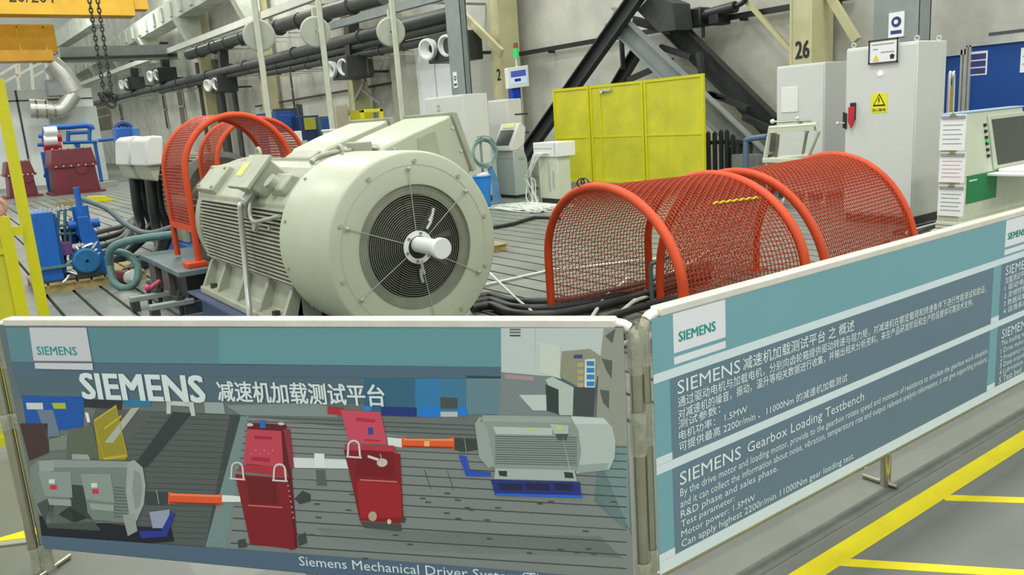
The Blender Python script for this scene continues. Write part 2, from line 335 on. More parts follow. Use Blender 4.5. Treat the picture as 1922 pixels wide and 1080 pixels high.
# vertical pipes and dark window bays on the far part of the wall
for k, (px, y0, y1, r, lab) in enumerate(((371, 118, 222, .17, 'dark vertical pipe on the wall above the orange hoop guard, leftmost of three'), (404, 112, 214, .24, 'thick dark vertical pipe on the wall above the orange hoop guard, middle of three'), (432, 120, 210, .14, 'dark vertical pipe on the wall above the orange hoop guard, rightmost of three'))):
    c = at(px, y0, 'x', 12.9); t = thing('down_pipe', lab, 'pipe', (12.9, c.y, 0), 'vertical pipes on the wall'); obj('pipe', MB().cyl((12.9, c.y, 0), (12.9, c.y, c.z), r, 14), m_pipe, t); obj('pipe_collar', MB().cyl((12.9, c.y, 2.4), (12.9, c.y, 2.52), r*1.25, 14).cyl((12.9, c.y, 4.4), (12.9, c.y, 4.52), r*1.25, 14), m_dark, t)
for k, (px0, px1, y0, y1, M) in enumerate(((180, 212, 196, 242, 0), (222, 234, 196, 242, 1), (302, 318, 172, 240, 1), (330, 352, 165, 235, 0), (508, 520, 140, 210, 1), (544, 552, 130, 205, 1))):
    a, c = at(px0, y0, 'x', 13.36), at(px1, y1, 'x', 13.36)
    wn = struct('window_%d' % (k+1), MB().box(13.36, 13.398, c.y, a.y, max(.3, c.z), a.z), mat('dusty_bay', ((116, 108, 92), (64, 70, 60))[M], .6, 0, .2, .8), smooth=False); OFF[wn.name] = V(wn.location)
    obj('frame_bar', MB().box(13.33, 13.36, c.y, a.y, (a.z+c.z)/2-.04, (a.z+c.z)/2+.04).box(13.33, 13.36, c.y, c.y+.1, max(.3, c.z), a.z), m_wall, wn, smooth=False)
# overhead travelling crane
t = thing('overhead_crane', 'yellow overhead bridge crane spanning the hall at upper left', 'crane', (3, 40, 5.4))
obj('girder', MB().box(-14, 8.5, 39.6, 40.6, 7.15, 8.6), m_crane, t, bevel=.02, label='yellow crane girder, upper one')
obj('girder', MB().box(-14, 5.6, 42.6, 43.6, 5.95, 7.15), m_crane, t, bevel=.02, label='yellow crane girder, lower one')
obj('walkway', MB().box(-14, 5.2, 41.2, 42.4, 5.45, 5.9), mat('crane_ochre', (204, 150, 40), .6, 0, .1, 1), t, smooth=False)
b = MB()
for k in range(14): b.bar((-8+k, 41.3, 5.9), (-8+k, 41.3, 6.9), .05)
b.bar((-8, 41.3, 6.85), (5.2, 41.3, 6.85), .05); obj('railing', b, m_crane, t, smooth=False)
obj('end_carriage', MB().box(8.5, 9.1, 39.7, 40.5, 7.45, 8.4), m_crane, t, smooth=False)
text('load_marking', '20/20T', m_ink, t, (3.75, 39.59, 7.62), (1, 0, 0), (0, 0, 1), 1.75, .52, .004)
# chains
t = thing('hanging_chain', 'dark double lifting chain hanging from above at upper left', 'chain', (2.76, 16, 2.35))
for q, (x0, x1) in enumerate(((2.735, 2.70), (2.865, 2.83))):
    b = MB(); k = 0; z = 5.2
    while z > 2.62:
        f = (5.2-z)/2.6; x = x0+(x1-x0)*f; ax = (1, 0, 0) if k % 2 else (0, 1, 0)
        u = V((0, 1, 0)) if k % 2 else V((1, 0, 0))
        b.tube([V((x, 16, z))+u*.026*math.cos(a)+V((0, 0, .055*math.sin(a))) for a in [2*pi*j/10 for j in range(10)]], .012, 6, True); z -= .078; k += 1
    obj('chain_strand', b, m_dark, t)
b = MB(); b.sphere((2.76, 16, 2.56), .09)
for q in range(7): b.torus((2.76+random.uniform(-.14, .14), 16+random.uniform(-.1, .1), 2.5+random.uniform(-.1, .06)), (random.random(), random.random(), .3), .05, .016, 12, 6)
obj('chain_bunch', b, m_dark, t)
b = MB().tube(arc([(2.80, 16, 2.52), (2.80, 16, 2.42), (2.86, 16, 2.36), (2.80, 16, 2.30), (2.72, 16, 2.35)]), .022, 8); obj('hook', b, m_dark, t)
# ------------------------------------------------------------------ wall side: bracing, cabinets, screen
def member(b, X, p, q, wpx, dep=.22):
    a, c = at(*p, 'x', X), at(*q, 'x', X); d = ((a+c)/2-V((0, 0, EYE))).dot(CF)
    b.bar(a, c, wpx*d/FPX*1.1, dep, upv=(1, 0, 0)); return b
t = thing('portal_bracing', 'dark crossed steel bracing against the wall behind the yellow screen', 'bracing', (12.5, 12, 0))
def chan(name, X, p, q, w_, M):
    b = member(MB(), X, p, q, w_, .05); a, c = at(*p, 'x', X), at(*q, 'x', X); s = (c-a).normalized().cross(V((1, 0, 0))); d = (a-V((0, 0, EYE))).dot(CF)*w_/FPX*.55
    for k in (-1, 1): b.bar(a+s*d*k+V((-.06, 0, 0)), c+s*d*k+V((-.06, 0, 0)), .03, .16, upv=(1, 0, 0))
    obj(name, b, M, t, smooth=False)
chan('diagonal', 12.05, (1204, -14), (985, 295), 25, m_dark)
chan('diagonal', 12.2, (1150, 30), (1438, 306), 30, m_steel)
chan('diagonal', 12.9, (1225, 10), (1452, 237), 32, m_dark)
chan('diagonal', 12.9, (1212, 75), (1120, 230), 18, m_dark)
b = MB()
for p, q, w_ in (((1240, 88), (1297, 108), 9), (1 and (1312, 98), (1318, 142), 9), ((1335, 176), (1404, 204), 9), ((1396, 220), (1452, 246), 10), ((1330, 175), (1365, 186), 8), ((1180, 150), (1262, 114), 9), ((1166, 70), (1170, 130), 4), ((1190, 38), (1262, 58), 14)): member(b, 12.55, p, q, w_, .1)
obj('lacing_bar', b, m_dark, t, smooth=False)
b = MB(); b.prism([at(1196, 20, 'x', 12.2), at(1222, -10, 'x', 12.2), at(1262, 6, 'x', 12.2), at(1268, 56, 'x', 12.2), at(1236, 60, 'x', 12.2)], (0, 0, 0), (.5, 0, 0)); obj('gusset_plate', b, m_dark, t, smooth=False)
obj('base_shoe', MB().box(11.9, 12.42, 9.1, 9.7, 0, .7), m_steel, t, smooth=False)
t = thing('column_stay', 'thin cream diagonal stay between the black rail and column 26', 'brace', at(1398, 2, 'x', 13.0))
obj('bar', member(MB(), 13.0, (1388, -12), (1486, 96), 7, .07), m_cream, t, smooth=False)
t = thing('column_stay', 'cream diagonal stay right of column 26 beside the tall grey cabinet', 'brace', at(1570, 2, 'x', 12.9))
obj('bar', member(MB(), 12.9, (1550, -20), (1608, 76), 13, .1), m_cream, t, smooth=False)
t = thing('column_stay', 'cream diagonal stay meeting the column marked 2', 'brace', at(890, 40, 'x', 12.3))
obj('bar', member(MB(), 12.3, (872, 30), (942, 100), 13, .1), m_cream, t, smooth=False)
c = at(1338, 26, 'x', 12.9)
t = thing('rail_actuator', 'black mechanical actuator mounted on the wall rail', 'actuator', c-V((0, 0, .2)))
b = MB().cyl(c+V((0, -.55, .05)), c+V((0, .5, -.02)), .11, 14); obj('body', b, m_black, t)
b = MB().box(c.x-.15, c.x+.2, c.y+.2, c.y+.6, c.z-.2, c.z+.16).box(c.x-.1, c.x+.3, c.y-.2, c.y+.05, c.z-.22, c.z+.05); obj('gear_housing', b, m_black, t, bevel=.03)
obj('drain_stub', MB().cyl(c+V((0, .25, -.2)), c+V((0, .25, -.42)), .035, 8), m_black, t)
b = MB().tube(arc([c+V((0, -.5, .05)), c+V((0, -.75, .12)), c+V((0, -.85, .3))]), .05, 8); obj('lever', b, m_black, t)
# service box row left of the kiosk
def cabinet(name, lab, px_l, px_c, px_r, pyt, X, grp, M, ztop=None, door=True):
    a = at(px_c, pyt, 'x', X); y1 = at(px_l, pyt, 'x', X).y; x1 = at(px_r, pyt, 'y', a.y).x; z = ztop or a.z
    t = thing(name, lab, 'cabinet', ((X+x1)/2, (a.y+y1)/2, 0), grp)
    obj('body', MB().box(X+.02, x1, a.y, y1, .1, z), M, t, bevel=.012)
    obj('plinth', MB().box(X+.04, x1-.02, a.y+.02, y1-.02, 0, .1), m_dark, t, smooth=False)
    if door: obj('door', MB().box(X, X+.02, a.y+.012, y1-.012, .14, z-.03), M, t, bevel=.004)
    return t, X, x1, a.y, y1, z
t, *_ = cabinet('switch_cabinet', 'pale grey cabinet with a small sticker behind the motor terminal boxes', 795, 866, 914, 177, 8.7, 'grey cabinets by the column', m_cab)
X, x1, y0, y1, z = _
b = MB()
for dy in (0, .07):
    for dz in (0, .085): b.box(X-.004, X, (y0+y1)/2+.12+dy, (y0+y1)/2+.16+dy, z-.30+dz, z-.25+dz)
obj('sticker', b, m_greyink, t, smooth=False)
t, *_ = cabinet('switch_cabinet', 'pale grey cabinet in front of the column marked 2', 914, 950, 978, 186, 10.2, 'grey cabinets by the column', m_cab)
X, x1, y0, y1, z = _
obj('vent_slot', MB().box(X+.2, X+.55, y0-.006, y0, z-.35, z-.32).box(X+.2, X+.55, y0-.006, y0, z-.75, z-.72), m_ink, t, smooth=False)
# bright doorway panel behind
a, b_ = at(775, 130, 'x', 13.3), at(858, 130, 'x', 13.3)
dr = MB().box(13.34, 13.4, b_.y, a.y, 0, at(800, 70, 'x', 13.3).z); door = struct('door_1', dr, mat('bright_door', (236, 240, 240), .5, 0, .02, 1), smooth=False); OFF['door_1'] = V(door.location)
obj('door_seam', MB().box(13.33, 13.34, a.y*.5+b_.y*.5, a.y*.5+b_.y*.5+.03, 0, at(800, 70, 'x', 13.3).z), m_greyink, door, smooth=False)
a, b_ = at(756, 130, 'x', 13.2), at(774, 130, 'x', 13.2)
tag(obj('wall_pier', MB().box(13.0, 13.4, b_.y, a.y+.5, 0, 7), mat('pier', (176, 176, 160), .8, 0, .12, 1), smooth=False), 'beige flat pier beside the bright door, behind the rightmost pale pole', 'pier')
# background storage between poles
def blk(name, lab, cat, px0, px1, pyt, Y, z0, dep, M, parts=None, grp=None):
    a, c = at(px0, pyt, 'y', Y), at(px1, pyt, 'y', Y); z = (a.z+c.z)/2
    t = thing(name, lab, cat, ((a.x+c.x)/2, Y+dep/2, z0), grp); obj('body', MB().box(a.x, c.x, Y, Y+dep, z0, z), M, t, bevel=.01); return t, a.x, c.x, z
t, xa, xb, z = blk('machine_enclosure', 'dark blue machine enclosure behind the rear orange guard, left of the middle pale pole', 'machine', 516, 560, 208, 21, 0, 1.5, m_navy)
obj('door_panel', MB().box(xa+.1, xb-.1, 20.98, 21, .2, z-.1), m_navy, t, bevel=.01); obj('top_rail', MB().box(xa, xb, 21, 21.2, z, z+.06), m_dark, t, smooth=False)
t, xa, xb, z = blk('machine_enclosure', 'darker blue enclosure with a yellow plate, between the pale poles', 'machine', 562, 598, 217, 20.4, 0, 1.3, mat('deep_navy', (18, 42, 86), .5, 0, .1, 2))
obj('yellow_plate', MB().box(xa+.1, xa+.42, 20.38, 20.4, z-.36, z-.05), mat('dull_yellow', (150, 152, 46), .6, 0, .1, 4), t, smooth=False)
obj('stack_pipe', MB().cyl((xb-.35, 20.7, z), (xb-.35, 20.7, z+.3), .05).cyl((xa+.1, 20.7, z), (xa+.1, 20.7, z+.32), .05), m_dark, t)
t, xa, xb, z = blk('machine_enclosure', 'grey blue enclosure against the middle pale pole', 'machine', 598, 626, 218, 20.2, 0, 1.2, mat('grey_blue', (62, 82, 110), .5, 0, .12, 2))
obj('door_panel', MB().box(xa+.08, xb-.08, 20.18, 20.2, .2, z-.08), m_navy, t, smooth=False)
t, xa, xb, z = blk('supply_cabinet', 'low white cabinet with green lower panel above the motor fins', 'cabinet', 526, 566, 247, 18.2, 0, .8, m_white)
obj('green_panel', MB().box(xa+.02, xb+.1, 18.17, 18.2, .3, z-.22), mat('pale_sage', (168, 190, 166), .5, 0, .05, 2), t, smooth=False)
t, xa, xb, z = blk('supply_cabinet', 'small white box top at the foot of the middle pale pole', 'cabinet', 620, 636, 246, 15.2, 0, .4, m_white)
obj('lid', MB().box(xa-.02, xb+.03, 15.18, 15.62, z, z+.04), m_white, t, bevel=.01)
t, xa, xb, z = blk('metal_locker', 'beige locker standing against the wall between middle and right pale poles', 'cabinet', 628, 652, 196, 24, 0, .5, mat('beige_locker', (176, 170, 146), .6, 0, .1, 2))
obj('door', MB().box(xa+.04, xb-.04, 23.97, 24, .1, z-.05), mat('beige_door', (166, 160, 138), .6, 0, .1, 2), t, smooth=False)
# yellow frame beyond the terminal box
a, c = at(677, 206, 'y', 14), at(719, 206, 'y', 14); zt = a.z
t = thing('open_stand', 'bright yellow open stand peeking over the far terminal box', 'stand', ((a.x+c.x)/2, 14.2, 0))
zl = at(680, 224, 'y', 14).z
obj('top_frame', MB().box(a.x, c.x, 14, 14.06, zt-.06, zt).box(a.x, a.x+.07, 14, 14.06, zl, zt).box(c.x-.07, c.x, 14, 14.06, zl, zt).box(a.x, c.x, 14, 14.5, zl-.05, zl), m_yel, t, bevel=.008)
obj('back_panel', MB().box(a.x, c.x, 14.44, 14.5, zl, zt), mat('olive_panel', (160, 150, 26), .6, 0, .1, 3), t, smooth=False)
for x in (a.x, c.x-.06): obj('leg', MB().box(x, x+.06, 14, 14.06, 0, zl-.05), m_yel, t, smooth=False)
# angled wall braces with nothing standing below
t = thing('shelf_bracket', 'grey wall bracket strut under a drum between the right pale poles', 'bracket', at(690, 148, 'x', 12.6))
b = member(MB(), 12.6, (686, 150), (650, 220), 6, .06); member(b, 12.6, (660, 145), (702, 143), 5, .5); member(b, 12.6, (680, 168), (715, 196), 4, .05); obj('strut', b, m_steel, t, smooth=False)
c = at(682, 122, 'x', 12.3)
obj('drum', MB().cyl(c-V((0, 0, .32)), c+V((0, 0, .36)), .34, 18), mat('green_drum', (100, 106, 88), .6, 0, .2, 3), t)
t = thing('wall_rail', 'thin dark rail along the wall between the pale poles', 'rail', at(560, 188, 'x', 13.2))
obj('bar', MB().bar(at(480, 200, 'x', 13.2), at(735, 156, 'x', 13.2), .08), m_dark, t, smooth=False); obj('wall_bracket', MB().bar(at(600, 178, 'x', 13.2), at(600, 178, 'x', 13.42), .06).bar(at(700, 162, 'x', 13.2), at(700, 162, 'x', 13.42), .06), m_dark, t, smooth=False)
# blue monitor post with signal light
Y = 15.0; a = at(972, 290, 'y', Y); x = a.x
t = thing('monitor_post', 'blue post carrying a white monitor and a green signal light', 'monitor', (x, Y, 0))
obj('post', MB().box(x-.10, x+.14, Y-.08, Y+.08, .03, 2.55), mat('royal_blue', (20, 62, 176), .4, 0, .05, 2), t, bevel=.01)
obj('base_plate', MB().box(x-.3, x+.3, Y-.3, Y+.3, 0, .03), m_dark, t, smooth=False)
c0, c1 = at(953, 166, 'y', Y-.14), at(992, 128, 'y', Y-.14)
tl, tr, bl, br = [at(*q, 'y', Y-.14) for q in ((952, 128), (991, 122), (955, 167), (994, 162))]
mon = MB(); mon.prism([tl, tr, br, bl], (0, 0, 0), (0, .12, 0)); mo = obj('monitor', mon, m_white, t, bevel=.012)
def quad(A, B, Cc, D, u0, u1, v0, v1, lift=V((0, -.004, 0))):
    f = lambda u, v: (A.lerp(B, u)).lerp(D.lerp(Cc, u), v)+lift
    return [f(u0, v0), f(u1, v0), f(u1, v1), f(u0, v1)]
obj('screen', MB().prism(quad(tl, tr, br, bl, .12, .88, .14, .82), (0, 0, 0), (0, .003, 0)), mat('screen_pale', (176, 196, 222), .3, 0, 0, emit=.35), mo, smooth=False)
obj('screen_window', MB().prism(quad(tl, tr, br, bl, .14, .86, .18, .48, V((0, -.006, 0))), (0, 0, 0), (0, .002, 0)), mat('screen_violet', (74, 84, 158), .3, 0, 0, emit=.3), mo, smooth=False)
obj('screen_window', MB().prism(quad(tl, tr, br, bl, .30, .60, .56, .70, V((0, -.006, 0))), (0, 0, 0), (0, .002, 0)), m_blueink, mo, smooth=False)
p0, p1 = at(970, 124, 'y', Y), at(969, 80, 'y', Y); hgt = p1.z-p0.z
t2 = thing('signal_light', 'stack light with a glowing green segment above the white monitor', 'signal light', p0)
obj('stem', MB().cyl((p0.x, Y, p0.z-.04), (p0.x, Y, p0.z+.35*hgt), .03), m_alu, t2)
obj('green_lens', MB().cyl((p0.x, Y, p0.z+.35*hgt), (p0.x, Y, p0.z+.75*hgt), .062), m_lg, t2); obj('red_lens', MB().cyl((p0.x, Y, p0.z+.75*hgt), (p0.x, Y, p0.z+.95*hgt), .055), mat('dim_red', (150, 70, 60), .3, 0, 0), t2)
obj('cap', MB().cyl((p0.x, Y, p0.z+.95*hgt), (p0.x, Y, p0.z+hgt), .06, 16, .03), m_dark, t2)
# operator kiosk
Y = 13.4
xf = at(964, 300, 'y', Y).x; y1 = at(931, 300, 'x', xf).y; x1 = at(991, 320, 'y', Y).x
t = thing('operator_kiosk', 'grey operator kiosk with a dark sloped screen', 'kiosk', ((xf+x1)/2, (Y+y1)/2, 0))
M_k = mat('kiosk_grey', (168, 180, 178), .45, 0, .04, 2); zs = at(964, 283, 'y', Y).z; zt = at(975, 231, 'y', Y).z; zb = at(990, 300, 'y', Y).z
obj('cabinet', MB().prism([(xf, Y, .06), (x1, Y, .06), (x1, Y, zb), (xf+.28, Y, zs), (xf, Y, zs)], (0, 0, 0), (0, y1-Y, 0)), M_k, t, bevel=.012)
obj('plinth', MB().box(xf+.03, x1-.03, Y+.03, y1-.03, 0, .06), m_dark, t, smooth=False); obj('seam', MB().box(xf-.004, xf, Y+.02, y1-.02, zs-.16, zs-.15), m_greyink, t, smooth=False)
ho = obj('console_head', MB().prism([(xf-.06, Y, zs), (xf+.10, Y, zs), (xf+.30, Y, zs+.12), (xf+.36, Y, zt-.10), (xf+.26, Y, zt), (xf+.20, Y, zt), (xf-.06, Y, zs+.08)], (0, 0, 0), (0, y1-Y, 0)), m_cab, t, bevel=.012)
e = V((xf+.20, 0, zt))-V((xf-.06, 0, zs+.08)); n = V((-e.z, 0, e.x)).normalized(); g = lambda u, y: V((xf-.06, y, zs+.08))+e*u+n*.004
obj('screen', MB().prism([g(.06, Y+.08), g(.72, Y+.08), g(.72, y1-.08), g(.06, y1-.08)], (0, 0, 0), n*.004), m_screen, ho, smooth=False)
obj('key_panel', MB().prism([g(.80, Y+.12), g(.97, Y+.12), g(.97, y1-.12), g(.80, y1-.12)], (0, 0, 0), n*.01), mat('pale_yellow', (206, 206, 140), .5, 0, 0), ho, smooth=False)
obj('vent', MB().box(x1-.22, x1-.08, Y-.006, Y, .78, .84), m_greyink, t, smooth=False)
# junction cabinet with cables
Y = 11.55
x0 = at(1046, 300, 'y', Y).x; yb = at(1010, 300, 'x', x0).y; x1 = at(1070, 300, 'y', Y).x; zt, zm = at(1044, 267, 'y', Y).z, at(1044, 295, 'y', Y).z; yt = at(1003, 280, 'x', x0).y
t = thing('junction_cabinet', 'low cream cabinet with white terminal box and trailing cables, left of yellow screen', 'cabinet', ((x0+x1)/2, (Y+yb)/2, 0))
obj('body', MB().box(x0, x1, Y, yb, .1, zm), m_green, t, bevel=.01); obj('foot_rail', MB().box(x0+.02, x1-.02, Y+.03, yb-.03, 0, .1), m_dark, t, smooth=False)
tb = obj('terminal_box', MB().box(x0-.03, x1+.10, Y-.05, yt, zm, zt), m_white, t, bevel=.012)
obj('box_seam', MB().box(x0-.034, x0-.03, Y+.1, yt-.02, zm+.15, zm+.16).box(x0-.034, x0-.03, Y+.02, Y+.03, zm, zt), m_greyink, tb, smooth=False)
obj('door_bar', MB().box(x0-.02, x0, Y+.12, Y+.15, .3, zm-.25).box(x0-.02, x0, Y+.24, Y+.27, .25, zm-.1), m_alu, t, smooth=False); ys = yt
random.seed(3)
def cables(name, lab, cat, n, mk, r, M, grp=None):
    t = thing(name, lab, cat, mk(0)[-1], grp)
    for i in range(n): obj('cable', MB().tube(arc(mk(i), 5), r, 6), M, t)
    return t
R_ = random.uniform
cables('cable_bundle', 'pale cables hanging out of the white terminal box beside the cream cabinet', 'cables', 9, lambda i: [(x0-.05, yb-.05-.045*i, zm+.06), (x0-.12, yb-.02-.03*i, zm+.05), (x0-.16+R_(-.05, .05), yb+.08+R_(-.06, .1), zm-.3), (x0-.16+R_(-.08, .08), yb+.10+R_(-.1, .12), .45), (x0-.2+R_(-.1, .1), yb+R_(-.1, .1), .1), (x0-.3+R_(-.3, .1), yb-.3+R_(-.3, .2), .02)], .010, m_cablew)
cables('floor_cables', 'tangle of pale thin cables lying on the bed below the cream cabinet', 'cables', 22, lambda i: [(x0-R_(.1, .4), yb-R_(0, .6), .015)]+[(x0-R_(.15, 1.1), Y+R_(-.7, .9), R_(.012, .05)) for k in range(6)], .010, m_cablew)
g0 = [at(px, py, 'z', .03) for px, py in ((920, 428), (960, 421), (990, 412), (1010, 408), (1050, 410))]
tag(obj('floor_cable', MB().tube(arc(g0), .028, 8), m_black), 'single dark cable snaking on the bed toward the pale cable tangle', 'cable')
# cable coil and blue bin near the kiosk
c = at(908, 285, 'y', 13.0)
t = thing('coiled_cable', 'pale green coil of cable hanging on a stand right of the motor terminal box', 'cable coil', (c.x, 13.0, 0))
b = MB()
for k in range(9): b.torus(c+V((R_(-.04, .04), R_(-.03, .03), R_(-.05, .04))), (R_(-.2, .2), 1, R_(-.2, .2)), R_(.24, .31), .011, 24, 6)
obj('coil', b, m_cableg, t)
b = MB()
for k in range(6): b.tube(arc([c+V((.05+.02*k, 0, -.28)), c+V((.12+.03*k, -.02, -.6)), (c.x+.1+.03*k, 12.95, .2), (c.x+.08+.05*k, 12.9, .02)]), .012, 6)
obj('cable_tail', b, mat('blue_cable', (90, 150, 190), .5, 0, .1, 10), t)
obj('stand', MB().cyl((c.x-.02, 13.06, .02), (c.x-.02, 13.06, c.z+.3), .025).box(c.x-.2, c.x+.2, 12.9, 13.2, 0, .03).bar((c.x-.1, 13.06, c.z+.28), (c.x-.02, 12.9, c.z+.3), .02), m_steel, t)
a, c = at(893, 385, 'z', 0), at(918, 385, 'z', 0); Yb = 12.6; x0, x1 = at(892, 350, 'y', Yb).x, at(920, 350, 'y', Yb).x; zt = at(905, 331, 'y', Yb).z; r = (x1-x0)/2
t = thing('blue_bin', 'blue plastic bin just right of the big fan cover', 'bin', ((x0+x1)/2, Yb, 0)); M_b = mat('bright_blue', (36, 126, 206), .4, 0, .06, 4)
obj('tub', MB().lathe([(0, r*.75), (zt, r), (zt, r*.93), (.03, r*.7)], ((x0+x1)/2, Yb, 0), (0, 0, 1), 24), M_b, t); obj('rim', MB().torus(((x0+x1)/2, Yb, zt), (0, 0, 1), r, .02, 24), M_b, t)
obj('bin_floor', MB().cyl(((x0+x1)/2, Yb, .005), ((x0+x1)/2, Yb, .03), r*.74), M_b, t)
b = MB()
for k in range(12): b.box(*(lambda x, y, z: (x-.04, x+.04, y-.04, y+.04, z-.03, z+.05))((x0+x1)/2+R_(-.5, .5)*r, Yb+R_(-.5, .5)*r, zt+R_(-.03, .03)))
q = obj('bin_contents', b, m_paper, t, smooth=False)
# yellow folding screen
SX = 11.2
pts = [at(1037, 170, 'x', 11.0), at(1106, 160, 'x', SX), at(1208, 151, 'x', SX+.06), at(1322, 144, 'x', SX-.1)]
t = thing('safety_screen', 'tall yellow framed safety screen with several leaves in front of the wall bracing', 'screen', (SX, 11.8, 0))
for i in range(3):
    a, c = pts[i], pts[i+1]; d = (c-a); d.z = 0; L = d.length; d.normalize(); nn = V((d.y, -d.x, 0)); nn = nn if nn.x < 0 else -nn
    g = a.lerp(c, .012); h = a.lerp(c, .988); zt = 2.16; q = lambda s, z: V((a.x, a.y, 0))+d*s+V((0, 0, z)); e = .04
    fr = MB().bar(q(e, .2), q(e, zt), .05).bar(q(L-e, .2), q(L-e, zt), .05).bar(q(e, zt-.025), q(L-e, zt-.025), .05).bar(q(e, .22), q(L-e, .22), .05).bar(q(e, 1.13), q(L-e, 1.13), .035)
    if i == 1: fr.bar(q(.30, .2), q(.30, zt), .04)
    if i != 1: fr.bar(q(e+.62*(i > 1)+.0, .25), q(e+.62*(i > 1), zt), .02)
    lf = obj('leaf_frame', fr, m_yel, t, smooth=False)
    obj('sheet', MB().bar(q(e, 1.18)+nn*-.0, q(L-e, 1.18), .012, 1.93), m_yelp, lf, smooth=False)
    for s in (.1, L-.1): obj('castor', MB().cyl(q(s, .05)-d*.02, q(s, .05)+d*.02, .05, 14).bar(q(s, .05), q(s, .2), .03), m_dark, lf)
c = pts[1].lerp(pts[2], .3); obj('clamp', MB().box(c.x-.06, c.x-.02, c.y-.2, c.y+.1, 2.02, 2.07).sphere((c.x-.05, c.y+.06, 2.0), .03), m_alu, t)
# dark slatted rack behind the trolley
t = thing('bar_rack', 'dark steel rack with upright pales right of the yellow screen', 'rack', (12, 9.7, 0))
for i, px in enumerate((1328, 1340, 1352, 1363, 1374, 1383)):
    p = at(px, 270, 'x', 12.0); zt = at(px, (247, 247, 244, 243, 252, 262)[i], 'x', 12.0).z
    obj('pale', MB().prism([(12, p.y-.035, .02), (12, p.y+.035, .02), (12, p.y+.035, zt-.04), (12, p.y, zt), (12, p.y-.035, zt-.04)], (0, 0, 0), (.05, 0, 0)), m_dark, t, smooth=False)
y0, y1 = at(1402, 280, 'x', 12).y, at(1322, 280, 'x', 12).y
obj('cross_rail', MB().box(12.05, 12.1, y0, y1, .88, .95).box(12.05, 12.1, y0, y1, .2, .27), m_dark, t, smooth=False)
obj('side_panel', MB().box(12.1, 12.14, y0, (y0+y1)/2+.1, 0, .9), m_pipe, t, smooth=False)
# grey cabinets at right
t, *_ = cabinet('control_cabinet', 'grey control cabinet with a white panel, left of the taller one below column 26', 1457, 1547, 1590, 116, 11.5, 'control cabinets at the right', m_cab)
X, x1, y0, y1, z = _
a, c = at(1467, 165, 'x', X), at(1498, 210, 'x', X); obj('white_panel', MB().box(X-.012, X, c.y, a.y, c.z, a.z), m_white, t, bevel=.004)
t, *_ = cabinet('control_cabinet', 'tall grey control cabinet with red switch and yellow warning label', 1588, 1722, 1778, 76, 9.64, 'control cabinets at the right', m_cab)
X, x1, y0, y1, z = _
a = at(1652, 138, 'x', X-.01); obj('indicator_lamp', MB().cyl((X-.02, a.y, a.z), (X+.0, a.y, a.z), .026, 16), m_lr, t, label='lit white indicator lamp')
p, q = at(1636, 176, 'x', X), at(1665, 211, 'x', X)
wl_ = obj('warning_label', MB().box(X-.004, X, q.y, p.y, q.z, p.z), mat('label_yellow', (226, 220, 30), .6, 0, 0), t, smooth=False, label='yellow warning label with a triangle')
cy = (p.y+q.y)/2; hh = p.z-q.z; ww = p.y-q.y
tri = lambda k, x: [(x, cy-ww*.40*k, q.z+hh*(.62-.28*k)), (x, cy+ww*.40*k, q.z+hh*(.62-.28*k)), (x, cy, q.z+hh*(.62+.36*k))]
obj('warning_triangle', MB().prism(tri(1, X-.006), (0, 0, 0), (.002, 0, 0)), m_ink, wl_, smooth=False)
obj('triangle_face', MB().prism(tri(.72, X-.008), (0, 0, 0), (.002, 0, 0)), mat('label_yellow2', (232, 224, 30), .6, 0, 0), wl_, smooth=False)
bz = MB(); z_ = lambda u, v: (X-.010, cy-u*ww*.1, q.z+hh*(.50+v*.3)); bz.prism([z_(-.2, .9), z_(.5, .9), z_(.1, .45), z_(.6, .45), z_(-.4, -.25), z_(-.05, .3), z_(-.6, .3)], (0, 0, 0), (.002, 0, 0)); obj('lightning_bolt', bz, m_ink, wl_, smooth=False)
text('warning_text', '当心触电', m_ink, wl_, (X-.004, cy+ww*.42, q.z+hh*.07), (0, -1, 0), (0, 0, 1), ww*.84, hh*.16, .003, .01)
a = at(1602, 217, 'x', X); sw = obj('main_switch', MB().box(X-.03, X, a.y-.035, a.y+.035, a.z-.05, a.z+.16), m_ink, t, bevel=.006, label='black switch plate with a red handle')
obj('switch_handle', MB().prism([(X-.06, a.y-.035, a.z+.11), (X-.06, a.y+.04, a.z+.11), (X-.06, a.y+.045, a.z-.07), (X-.06, a.y, a.z-.16), (X-.06, a.y-.03, a.z-.07)], (0, 0, 0), (.035, 0, 0)), m_lred, sw, bevel=.006)
a = at(1587, 228, 'x', X); hk = obj('door_handle', MB().prism([(X-.02, a.y-.02, a.z+.10), (X-.02, a.y+.03, a.z+.12), (X-.02, a.y+.03, a.z-.08), (X-.02, a.y-.02, a.z-.1)], (0, 0, 0), (.025, 0, 0)), m_ink, t, bevel=.004)
obj('key', MB().cyl((X-.02, a.y, a.z-.02), (X-.07, a.y+.05, a.z-.02), .012, 8).sphere((X-.08, a.y+.06, a.z-.02), .025), m_alu, hk)
for yy, xx in ((y1-.07, X+.06), (y0+.06, X+.1), (y0+.06, x1-.08)): e = MB(); e.torus((xx, yy, z+.035), (1, .3, 0), .026, .008, 14, 6).cyl((xx, yy, z-.005), (xx, yy, z+.012), .012, 8); obj('lifting_eye', e, m_alu, t)
